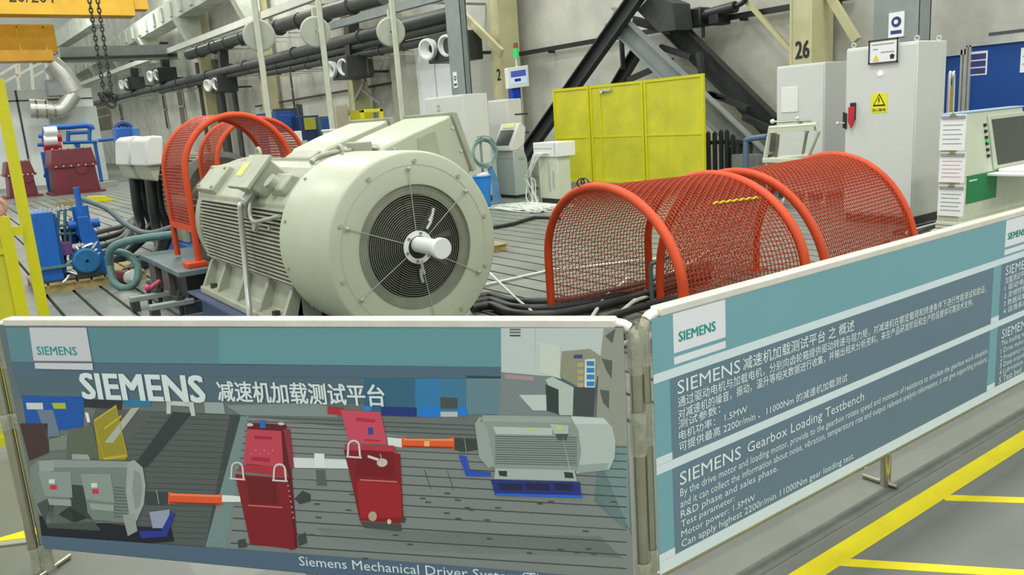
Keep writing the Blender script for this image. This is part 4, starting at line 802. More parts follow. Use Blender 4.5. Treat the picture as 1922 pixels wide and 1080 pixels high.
# ------------------------------------------------------------------ second motor behind
t = thing('electric_motor', 'farther motor with dark fins behind the tall orange guard', 'motor', (3.27, 12.7, 0)); Q = V((3.27, 0, .88))
obj('stator_frame', MB().lathe([(0, .05), (0, .5), (2.1, .5), (2.1, .05)], (3.27, 11.6, .88), AY, 40), mat('fin_dark', (88, 92, 84), .5, 0, .1, 4), t)
fb = MB()
for k in range(48):
    a = 2*pi*k/48; e = V((math.cos(a), 0, math.sin(a))); s_ = V((-e.z, 0, e.x))*.007; p = [Q+e*.48+V((0, 11.65, 0)), Q+e*.57+V((0, 11.65, 0)), Q+e*.57+V((0, 13.6, 0)), Q+e*.48+V((0, 13.6, 0))]; fb.prism([q-s_ for q in p], (0, 0, 0), s_*2)
obj('cooling_fins', fb, m_fin, t, smooth=False); obj('fan_cover', MB().lathe([(0, .1), (0, .6), (.7, .62), (.7, .1)], (3.27, 13.65, .88), AY, 40), m_drum, t); obj('end_shield', MB().lathe([(0, .15), (-.1, .5), (-.02, .58), (.08, .58)], (3.27, 11.6, .88), AY, 40), mat('shield_dark', (92, 94, 86), .5, 0, .1, 4), t)
for s in (-1, 1): obj('foot', MB().box(3.27+s*.35-.2, 3.27+s*.35+.2, 11.8, 13.5, .22, .5), m_motor, t, bevel=.02)
obj('base_frame', MB().box(2.67, 3.87, 11.5, 13.7, 0, .22), m_blue, t, bevel=.01)
xb0 = at(274, 290, 'y', 11.8).x; xb1 = at(303, 290, 'y', 11.8).x+.06
for y0, y1, zt in ((11.8, at(246, 290, 'x', xb0).y, 1.74), (at(241, 290, 'x', xb0).y, at(217, 290, 'x', xb0).y, 1.76)):
    o = obj('terminal_box', MB().prism([(xb0+.10, y0, zt), (xb0+.02, y0, zt-.06), (xb0-.03, y0, 1.33), (xb1-.05, y0, 1.33), (xb1, y0, zt-.02)], (0, 0, 0), (0, y1-y0, 0)), m_cab, t, bevel=.03)
    obj('cable_entry', MB().prism([(xb0+.0, y0+.06, 1.33), (xb0+.06, y0+.06, 1.13), (xb1-.14, y0+.06, 1.11), (xb1-.08, y0+.06, 1.33)], (0, 0, 0), (0, y1-y0-.12, 0)), m_motor, o, bevel=.015)
    obj('neck', MB().box(xb1-.03, 2.95, y0+.2, y1-.2, 1.30, zt-.1), m_motor, o, smooth=False)
YA, YB_ = 12.35, at(229, 290, 'x', xb0).y
k = 0
for y, x, lab in ((YA, xb0+.10, 'black power cable under the nearer terminal box, left strand'), (YA+.1, xb0+.22, 'black power cable under the nearer terminal box, right strand'), (YB_, xb0+.10, 'black power cable under the farther terminal box, left strand'), (YB_+.1, xb0+.22, 'black power cable under the farther terminal box, right strand')):
    pts = [(x, y, 1.12), (x-.02, y-.02, .7), (x-.02+.05*(k % 2), y-.05, .34), (x-.12-.1*k, y-.35-.1*k, .10), (x-.5-.12*k, y-.9-.2*k, .07), (x-.75-.05*k, y-1.5-.1*k, .07)]
    tag(obj('power_cable', MB().tube(arc(pts), .065, 12), m_black), lab, 'cable', 'power cables of the rear motor'); k += 1
# hoses near the hydraulic unit
H = lambda *p: [at(x, y, 'y', Y) for x, y, Y in p]
tag(obj('coolant_hose', MB().tube(arc(H((206, 500, 10.2), (207, 470, 10.1), (232, 455, 10.0), (280, 446, 9.9), (330, 440, 9.85)), 8), .046, 12), m_teal), 'thick teal hose arching from the hydraulic unit toward the tall guard', 'hose', 'hoses around the pedestal')
tag(obj('coolant_hose', MB().tube(arc([at(206, 500, 'y', 10.18), at(214, 530, 'y', 10.1), at(236, 541, 'y', 10.0), at(256, 528, 'y', 9.95), at(258, 500, 'y', 10.0), at(240, 478, 'y', 10.1), at(205, 470, 'y', 10.3)], 8), .042, 12), m_teal), 'grey green hose loop hanging low beside the blue pump column', 'hose', 'hoses around the pedestal')
tag(obj('coolant_hose', MB().tube(arc(H((150, 372, 11.5), (200, 392, 11.2), (240, 424, 10.9), (280, 438, 10.6), (325, 426, 10.4)), 8), .035, 10), mat('grey_hose', (96, 108, 110), .5, 0, .1, 10), ), 'thin grey hose curving from the blue unit past the black power cables', 'hose', 'hoses around the pedestal')
for k in range(4):
    tag(obj('power_cable', MB().tube(arc([at(170, 440+k*12, 'z', .08), at(200, 432+k*14, 'z', .09), at(232, 424+k*10, 'z', .09), at(250, 410+k*4, 'z', .1)]), .05, 10), m_black if k % 2 else m_pipe), 'dark cable lying on the bed, %s of four beside the blue pump column' % ('farthest', 'second farthest', 'second nearest', 'nearest')[k], 'cable', 'dark cables on the bed at left')
c = at(242, 520, 'z', .1); t = thing('hose_fitting', 'white capped hose fitting on the bed inside the hose loop', 'fitting', (c.x, c.y, 0)); obj('cap', MB().cyl((c.x, c.y, .09), (c.x+.05, c.y-.12, .12), .08, 16), m_white, t); obj('sleeve', MB().cyl((c.x, c.y, .09), (c.x-.1, c.y+.2, .09), .09, 16), m_hoser, t)
# ------------------------------------------------------------------ hydraulic unit on its pallet
t = thing('wooden_pallet', 'wooden pallet under the blue hydraulic unit', 'pallet', (1.3, 11.1, 0))
for k in range(3): obj('bearer', MB().box(.72, 1.92, 10.62+.45*k, 10.72+.45*k, 0, .09), m_wood, t, smooth=False)
b = MB()
for k in range(8): b.box(.72+.152*k, .72+.152*k+.125, 10.6, 11.64, .09, .115)
obj('deck_board', b, m_wood, t, smooth=False)
t = thing('hydraulic_unit', 'blue hydraulic power unit with tank, pump motor and column on a pallet', 'hydraulic unit', (1.3, 11.1, .115))
x0, x1 = at(70, 470, 'y', 10.7).x, at(112, 470, 'y', 10.7).x; zt = at(90, 398, 'y', 10.7).z
tk = obj('tank', MB().box(x0, x1, 10.7, 11.5, .115, zt), m_blue, t, bevel=.012); obj('tank_rail', MB().box(x0-.02, x1+.1, 10.66, 10.7, .28, .31), m_teal, tk, smooth=False)
b = MB()
for k in range(9): b.cyl((x0+.03+.045*k, 10.75, zt), (x0+.03+.045*k, 10.75, zt+R_(.02, .06)), .014, 8)
obj('tank_fitting', b, m_alu, tk); obj('side_panel', MB().box(x1, x1+.03, 10.72, 11.4, .2, zt-.03), m_navy, t, smooth=False)
xa, xb = at(166, 520, 'y', 10.7).x, at(207, 520, 'y', 10.7).x; zc = at(178, 385, 'y', 10.7).z
obj('pump_column', MB().prism([(xb, 10.7, .125), (xb-.14, 10.7, .125), (xa-.01, 10.7, zc*.62), (xa, 10.7, zc-.12), (xa+.11, 10.7, zc-.12), (xb-.06, 10.7, zc*.62)], (0, 0, 0), (0, .30, 0)), m_blue, t, bevel=.01)
obj('column_head', MB().cyl((xa+.06, 10.85, zc-.35), (xa+.06, 10.85, zc), .09, 16).cyl((xa+.06, 10.85, zc), (xa+.06, 10.85, zc+.22), .035, 10).cyl((xa-.1, 10.85, zc-.22), (xa+.24, 10.85, zc-.22), .06, 12), m_blue, t)
c = at(163, 490, 'y', 10.6); M_mo = mat('motor_blue', (32, 104, 156), .4, 0, .12, 8)
pm = obj('pump_motor', MB().lathe([(0, .02), (0, .13), (.02, .15), (.30, .15), (.30, .02)], (c.x, 10.58, c.z), (0, 1, 0), 28), M_mo, t); b = MB()
for k in range(20): a = 2*pi*k/20; b.bar((c.x+.155*math.cos(a), 10.64, c.z+.155*math.sin(a)), (c.x+.155*math.cos(a), 10.86, c.z+.155*math.sin(a)), .012)
obj('motor_fins', b, M_mo, pm, smooth=False); obj('motor_foot', MB().box(c.x-.12, c.x+.12, 10.62, 10.85, .125, c.z-.1), m_dark, t, smooth=False)
b = MB()
for a_, c_ in (((112, 440), (165, 436)), ((110, 425), (170, 410)), ((122, 395), (122, 520)), ((132, 410), (132, 470)), ((108, 395), (165, 388)), ((110, 395), (108, 450)), ((104, 512), (190, 515))): b.cyl(at(*a_, 'y', 10.9), at(*c_, 'y', 10.9), .018, 8)
obj('pipework', b, m_teal, t); x = at(130, 440, 'y', 11).x
obj('filter', MB().cyl((x, 11, at(130, 458, 'y', 11).z), (x, 11, at(130, 428, 'y', 11).z), .09, 18), m_navy, t); x = at(118, 470, 'y', 10.8).x
obj('valve_block', MB().box(x-.05, x+.1, 10.75, 10.95, at(118, 480, 'y', 10.8).z, at(118, 455, 'y', 10.8).z), mat('purple_block', (92, 60, 110), .5, 0, .1, 8), t, bevel=.008)
b = MB()
for k in range(9): x, z = R_(x1+.05, x1+.42), R_(.16, .45); b.tube(arc([(x, 10.7, z), (x+R_(-.1, .1), 10.66, z+R_(-.1, .1)), (x+R_(-.15, .15), 10.72, z+R_(-.1, .12))]), .016, 6)
obj('hose_tangle', b, m_alu, t); obj('skid', MB().box(x0, xb+.02, 10.68, 11.5, .115, .14), m_dark, t, smooth=False)
# ------------------------------------------------------------------ far end of the hall
def gearbox(lab, px0, px1, pyt, pyb, Y, dep):
    x0, x1 = at(px0, pyb, 'y', Y).x, at(px1, pyb, 'y', Y).x; z = at((px0+px1)/2, pyt, 'y', Y).z
    t = thing('gearbox', lab, 'gearbox', ((x0+x1)/2, Y+dep/2, 0), 'maroon gearboxes at the far end')
    obj('lower_case', MB().prism([(x0, Y, .06), (x1, Y, .06), (x1-.06, Y, z*.62), (x0+.06, Y, z*.62)], (0, 0, 0), (0, dep, 0)), m_red, t, bevel=.02)
    obj('upper_case', MB().prism([(x0-.02, Y-.05, z*.65), (x1+.02, Y-.05, z*.65), (x1-.08, Y-.02, z), (x0+.08, Y-.02, z)], (0, 0, 0), (0, dep+.1, 0)), m_red, t, bevel=.03)
    obj('split_flange', MB().box(x0-.06, x1+.06, Y-.09, Y+dep+.09, z*.60, z*.66), m_red, t, smooth=False); obj('base_foot', MB().box(x0-.15, x1+.15, Y-.12, Y+dep+.1, 0, .07), m_red, t, smooth=False)
    b = MB()
    for k in range(6): q = x0+(x1-x0)*(k+.5)/6; b.cyl((q, Y-.1, z*.63), (q, Y-.06, z*.63), .03, 8).cyl((q, Y, z), (q, Y, z+.05), .035, 8)
    obj('case_bolt', b, m_alu, t); obj('bearing_cap', MB().cyl(((x0+x1)/2+.2, Y-.06, z*.55), ((x0+x1)/2+.2, Y+.02, z*.55), .2, 20), m_red, t); return t, x0, x1, z
gearbox('maroon gearbox beside the yellow post at the far left', 20, 74, 302, 374, 34, 1.6)
t, x0, x1, z = gearbox('maroon gearbox with blue pipework behind it', 106, 190, 278, 360, 33, 1.8)
t = thing('pipe_stand', 'blue pipework rack behind the second maroon gearbox', 'pipework', (4.6, 36, 0)); b = MB(); Pp = lambda x, y: at(x, y, 'y', 36)
b.tube(arc([Pp(84, 268), Pp(85, 245), Pp(95, 240), Pp(130, 238), Pp(165, 236), Pp(174, 244)], 5), .11, 10); obj('header_pipe', b, m_blue, t); b = MB()
for a_, c_ in (((128, 246), (128, 270)), ((168, 242), (168, 268)), ((128, 250), (168, 248)), ((118, 268), (182, 266)), ((72, 256), (86, 256)), ((70, 272), (86, 272)), ((92, 282), (90, 336)), ((98, 300), (112, 300)), ((82, 330), (105, 330)), ((184, 264), (236, 258))): b.cyl(Pp(*a_), Pp(*c_), .07, 8)
obj('branch_pipe', b, m_blue, t); 
for q in ((94, 264), (94, 248)): obj('pump_head', MB().cyl(Pp(*q)-V((.22, .2, 0)), Pp(*q)+V((.22, -.2, 0)), .2, 14), m_white, t)
obj('red_flange', MB().cyl(Pp(98, 274)-V((.3, 0, 0)), Pp(98, 274)+V((.3, 0, 0)), .22, 14).cyl(Pp(98, 258)-V((.3, 0, 0)), Pp(98, 258)+V((.3, 0, 0)), .2, 14), m_lred, t); p = Pp(90, 300)
obj('stand_leg', MB().box(p.x-.2, p.x+.2, 35.9, 36.1, 0, Pp(90, 285).z).box(Pp(150, 300).x-.1, Pp(150, 300).x+.1, 36, 36.1, 0, Pp(150, 268).z).box(Pp(184, 300).x-.06, Pp(184, 300).x+.06, 36, 36.1, 0, Pp(184, 264).z), m_blue, t, smooth=False)
Pq = lambda x, y: at(x, y, 'y', 27)
t = thing('blue_tank', 'blue tank with a rounded top behind the grey terminal boxes', 'tank', (Pq(238, 260).x, 27, 0)); a, c = Pq(216, 255), Pq(262, 255)
obj('stand', MB().box(a.x+.3, a.x+.36, 26.9, 27.3, 0, 1.3).box(c.x-.1, c.x-.04, 26.9, 27.3, 0, 1.3), m_dark, t, smooth=False); obj('tank', MB().box(a.x, a.x+.45, 26.8, 27.4, 1.28, Pq(225, 240).z), m_blue, t, bevel=.04); obj('cap', MB().tube(arc([Pq(218, 245), Pq(222, 234), Pq(235, 232), Pq(246, 240)]), .08, 10), m_navy, t); obj('box', MB().box(a.x+.4, c.x, 26.9, 27.4, 1.3, Pq(250, 240).z), mat('light_blue', (66, 126, 176), .5, 0, .1, 3), t, bevel=.03)
# white test cabin with silver duct
M_w = mat('cabin_white', (214, 220, 218), .6, 0, .03, .6)
x0, x1 = at(0, 200, 'y', 44).x-6, at(176, 200, 'y', 44).x; zt = at(85, 168, 'y', 44).z
t = thing('test_cabin', 'white walled cabin at the far left end of the hall', 'cabin', ((x0+x1)/2, 48, 0)); obj('wall_panel', MB().box(x0, x1, 44, 52, 0, zt), M_w, t, smooth=False); b = MB()
for px in (44, 148): x = at(px, 250, 'y', 44).x; b.box(x-.04, x+.04, 43.97, 44, 0, zt)
b.box(x0, x1, 43.97, 44, zt-.5, zt-.44); obj('panel_joint', b, m_dark, t, smooth=False)
xa = at(85, 280, 'y', 43.4).x; obj('side_annex', MB().box(at(98, 250, 'y', 43.4).x, x1, 43.4, 44, 0, at(150, 200, 'y', 43.4).z), mat('annex', (190, 198, 194), .6, 0, .05, .8), t, smooth=False)
t = thing('ventilation_duct', 'shiny silver ventilation duct bending along the white cabin', 'duct', at(80, 210, 'y', 42.5)); D_ = lambda x, y: at(x, y, 'y', 42.5)
obj('duct_run', MB().tube([D_(56, 204), D_(90, 205)], .42, 18).tube(arc([D_(90, 205), D_(112, 206), D_(124, 196), D_(138, 176)], 5), .36, 16), m_alu, t); b = MB()
for q in (66, 84, 100): b.tube([D_(q, 205), D_(q+3, 205)], .46, 18)
obj('duct_seam', b, m_chrome, t); obj('upper_duct', MB().tube(arc([D_(138, 172), D_(125, 150), D_(112, 135), D_(95, 120)], 4), .45, 16), m_alu, t)
obj('duct_box', MB().box(D_(88, 160).x, D_(122, 160).x, 42.3, 43.3, D_(100, 180).z, D_(100, 150).z), m_steel, t, smooth=False)
t = thing('roof_frame', 'pale steel frame with vertical bars above the white cabin', 'frame', (3.5, 50, 5)); b = MB(); E_ = lambda x, y: at(x, y, 'y', 50)
for a_, c_, w_ in (((58, 118), (62, 168), .14), ((85, 112), (92, 168), .12), ((30, 122), (36, 170), .12), ((0, 158), (88, 112), .12), ((0, 140), (60, 104), .12), ((60, 145), (88, 130), .1), ((36, 146), (36, 120), .1)): b.bar(E_(*a_), E_(*c_), w_)
obj('bar', b, m_alu, t, smooth=False)
a, c = at(98, 86, 'y', 47), at(330, 96, 'y', 47)
t = thing('cross_beam', 'grey horizontal beam passing behind the hanging chain', 'beam', (a+c)/2-V((0, 0, .5))); obj('beam', MB().bar(at(112, 104, 'y', 47), at(330, 97, 'y', 47), .4, .75), m_steel, t, smooth=False); obj('flange', MB().bar(at(112, 111, 'y', 47), at(330, 104, 'y', 47), .7, .1), m_dark, t, smooth=False)
# yellow painted block and bits on the far bed
c = at(185, 379, 'z', 0); tag(obj('yellow_wedge', MB().prism([(c.x-.3, c.y-.2, 0), (c.x+.45, c.y-.2, 0), (c.x+.2, c.y-.2, .16), (c.x-.25, c.y-.2, .2)], (0, 0, 0), (0, .4, 0)), m_yel, bevel=.01), 'flat yellow wedge lying on the bed left of the terminal boxes', 'wedge')
a, c = at(105, 384, 'z', .06), at(158, 379, 'z', .06); tag(obj('steel_bar', MB().bar(a, c, .12), m_gold, smooth=False), 'long tan bar lying on the bed behind the hydraulic unit', 'bar')
a, c = at(165, 352, 'z', .1), at(215, 345, 'z', .1); tag(obj('metal_beam', MB().bar(a, c, .3, .25), m_alu, smooth=False), 'pale metal beam lying on the bed before the second maroon gearbox', 'beam')
c = at(944, 470, 'z', 0); t = thing('wooden_block', 'small wooden block lying on the bed right of the fan cover', 'wood block', (c.x, c.y, 0)); obj('block', MB().box(c.x-.16, c.x+.02, c.y-.05, c.y+.3, 0, .075), m_wood, t, bevel=.004); obj('block', MB().box(c.x-.16, c.x+.05, c.y-.06, c.y+.31, .075, .09), m_wood, t, bevel=.004)
# ------------------------------------------------------------------ hoses and rods on the bed at the front
zc = lambda *p: [at(x, y, 'z', z) for x, y, z in p]
tag(obj('steel_rod', MB().tube(zc((916, 510, .16), (968, 560, .08), (1022, 604, .03)), .012, 8), m_cablew), 'straight pale rod slanting down between fan cover and tunnel guard', 'rod', 'pale rods on the bed')
tag(obj('steel_rod', MB().tube(zc((905, 536, .02), (1030, 508, .02), (1250, 484, .02)), .014, 8), m_cablew), 'long pale rod lying across the bed and through the tunnel guard', 'rod', 'pale rods on the bed')
for k, lab in enumerate(('thick black hose on the bed nearest the fan cover', 'thick black hose on the bed, middle of three under the tunnel guard', 'thick black hose on the bed, farthest of three under the tunnel guard')):
    tag(obj('black_hose', MB().tube(arc(zc((886, 580-k*10, .05), (922, 574-k*9, .05), (960, 588-k*11, .05), (1010, 592-k*12, .05), (1080, 584-k*11, .05), (1200, 556-k*10, .05), (1330, 518-k*10, .05)), 8), .04, 12), m_black), lab, 'hose', 'black hoses on the bed')
random.seed(9)
for k in range(6):
    y0 = 3.75+.13*k; x_ = [3.7+.55*i for i in range(9)]
    tag(obj('floor_hose', MB().tube(arc([(x, y0+.16*math.sin(.9*i+k*1.3), .035+.018*(k % 3)) for i, x in enumerate(x_)]), .030, 10), (m_hoser, m_black, m_hoser, m_cablew, m_hoser, m_black)[k]),
        'cable running lengthways under the tunnel guards, %s from the barrier' % ('first', 'second', 'third', 'fourth', 'fifth', 'sixth')[k], 'cable', 'cables under the tunnel guards')
for k, (p, q) in enumerate((((1108, 600), (1180, 520)), ((1155, 600), (1235, 545)), ((1160, 590), (1330, 470)))):
    a, c = at(*p, 'z', .03), at(*q, 'z', .03); tag(obj('pale_hose', MB().tube(arc([a, a.lerp(c, .4)+V((.04, .06, .02)), a.lerp(c, .8), c]), .016, 8), m_cablew), 'pale thin hose inside the first tunnel guard, %s' % ('nearest the open arch', 'second from the open arch', 'longest and deepest one')[k], 'hose', 'pale hoses in the tunnel guard')
for k in range(5): tag(obj('white_cable', MB().tube(arc([(8.4+.2*k, 4.0+.12*k, .012), (8.9, 4.35+.14*k, .03), (9.4, 4.6+.1*k, .02), (10.2, 4.75+.06*k, .012)]), .014, 8), m_cablew if k % 2 else m_black), 'cable on the bed between desk and tall cabinet, %s from the barrier' % ('first', 'second', 'third', 'fourth', 'fifth')[k], 'cable', 'cables between desk and cabinet')
t = thing('bent_tube', 'small grey bent tube standing between the two tunnel guards', 'tube', at(1225, 565, 'z', 0)); a = at(1224, 567, 'z', 0); obj('tube', MB().tube(arc([a, a+V((0, 0, .3)), a+V((.05, .0, .34)), a+V((.4, .1, .34))]), .018, 8), m_teal, t)
# ------------------------------------------------------------------ yellow screen at left edge
t = thing('safety_screen', 'yellow framed safety screen at the left edge of the picture', 'screen', (0, 5.2, 0))
obj('post', MB().box(.345, .40, 5.2, 5.25, 0, 2.04), m_yel, t, smooth=False); obj('post_foot', MB().box(.25, .5, 5.05, 5.4, 0, .02), m_yel, t, smooth=False)
b = MB().box(.235, .295, 5.12, 5.16, .05, 1.31).box(-.75, .235, 5.12, 5.16, 1.26, 1.31).box(-.75, .235, 5.12, 5.16, 1.11, 1.14).box(-.75, .235, 5.12, 5.16, .05, .1).box(-.8, -.75, 5.12, 5.16, .05, 1.31); obj('leaf_frame', b, m_yel, t, smooth=False)
obj('sheet', MB().box(-.75, .235, 5.135, 5.145, .1, 1.26), m_yelp, t, smooth=False); obj('hinge', MB().box(.295, .345, 5.13, 5.15, 1.2, 1.25).box(.295, .345, 5.13, 5.15, .3, .35), m_yel, t, smooth=False)
for x in (-.7, .2): obj('leg', MB().box(x, x+.04, 5.12, 5.16, 0, .05), m_yel, t, smooth=False)
tag(obj('pink_ring', MB().torus((.245, 5.14, 1.365), (.3, 1, .1), .042, .012, 20, 8), mat('salmon', (206, 140, 112), .6, 0, .1, 10)), 'salmon ring hooked on top of the left yellow screen', 'ring')
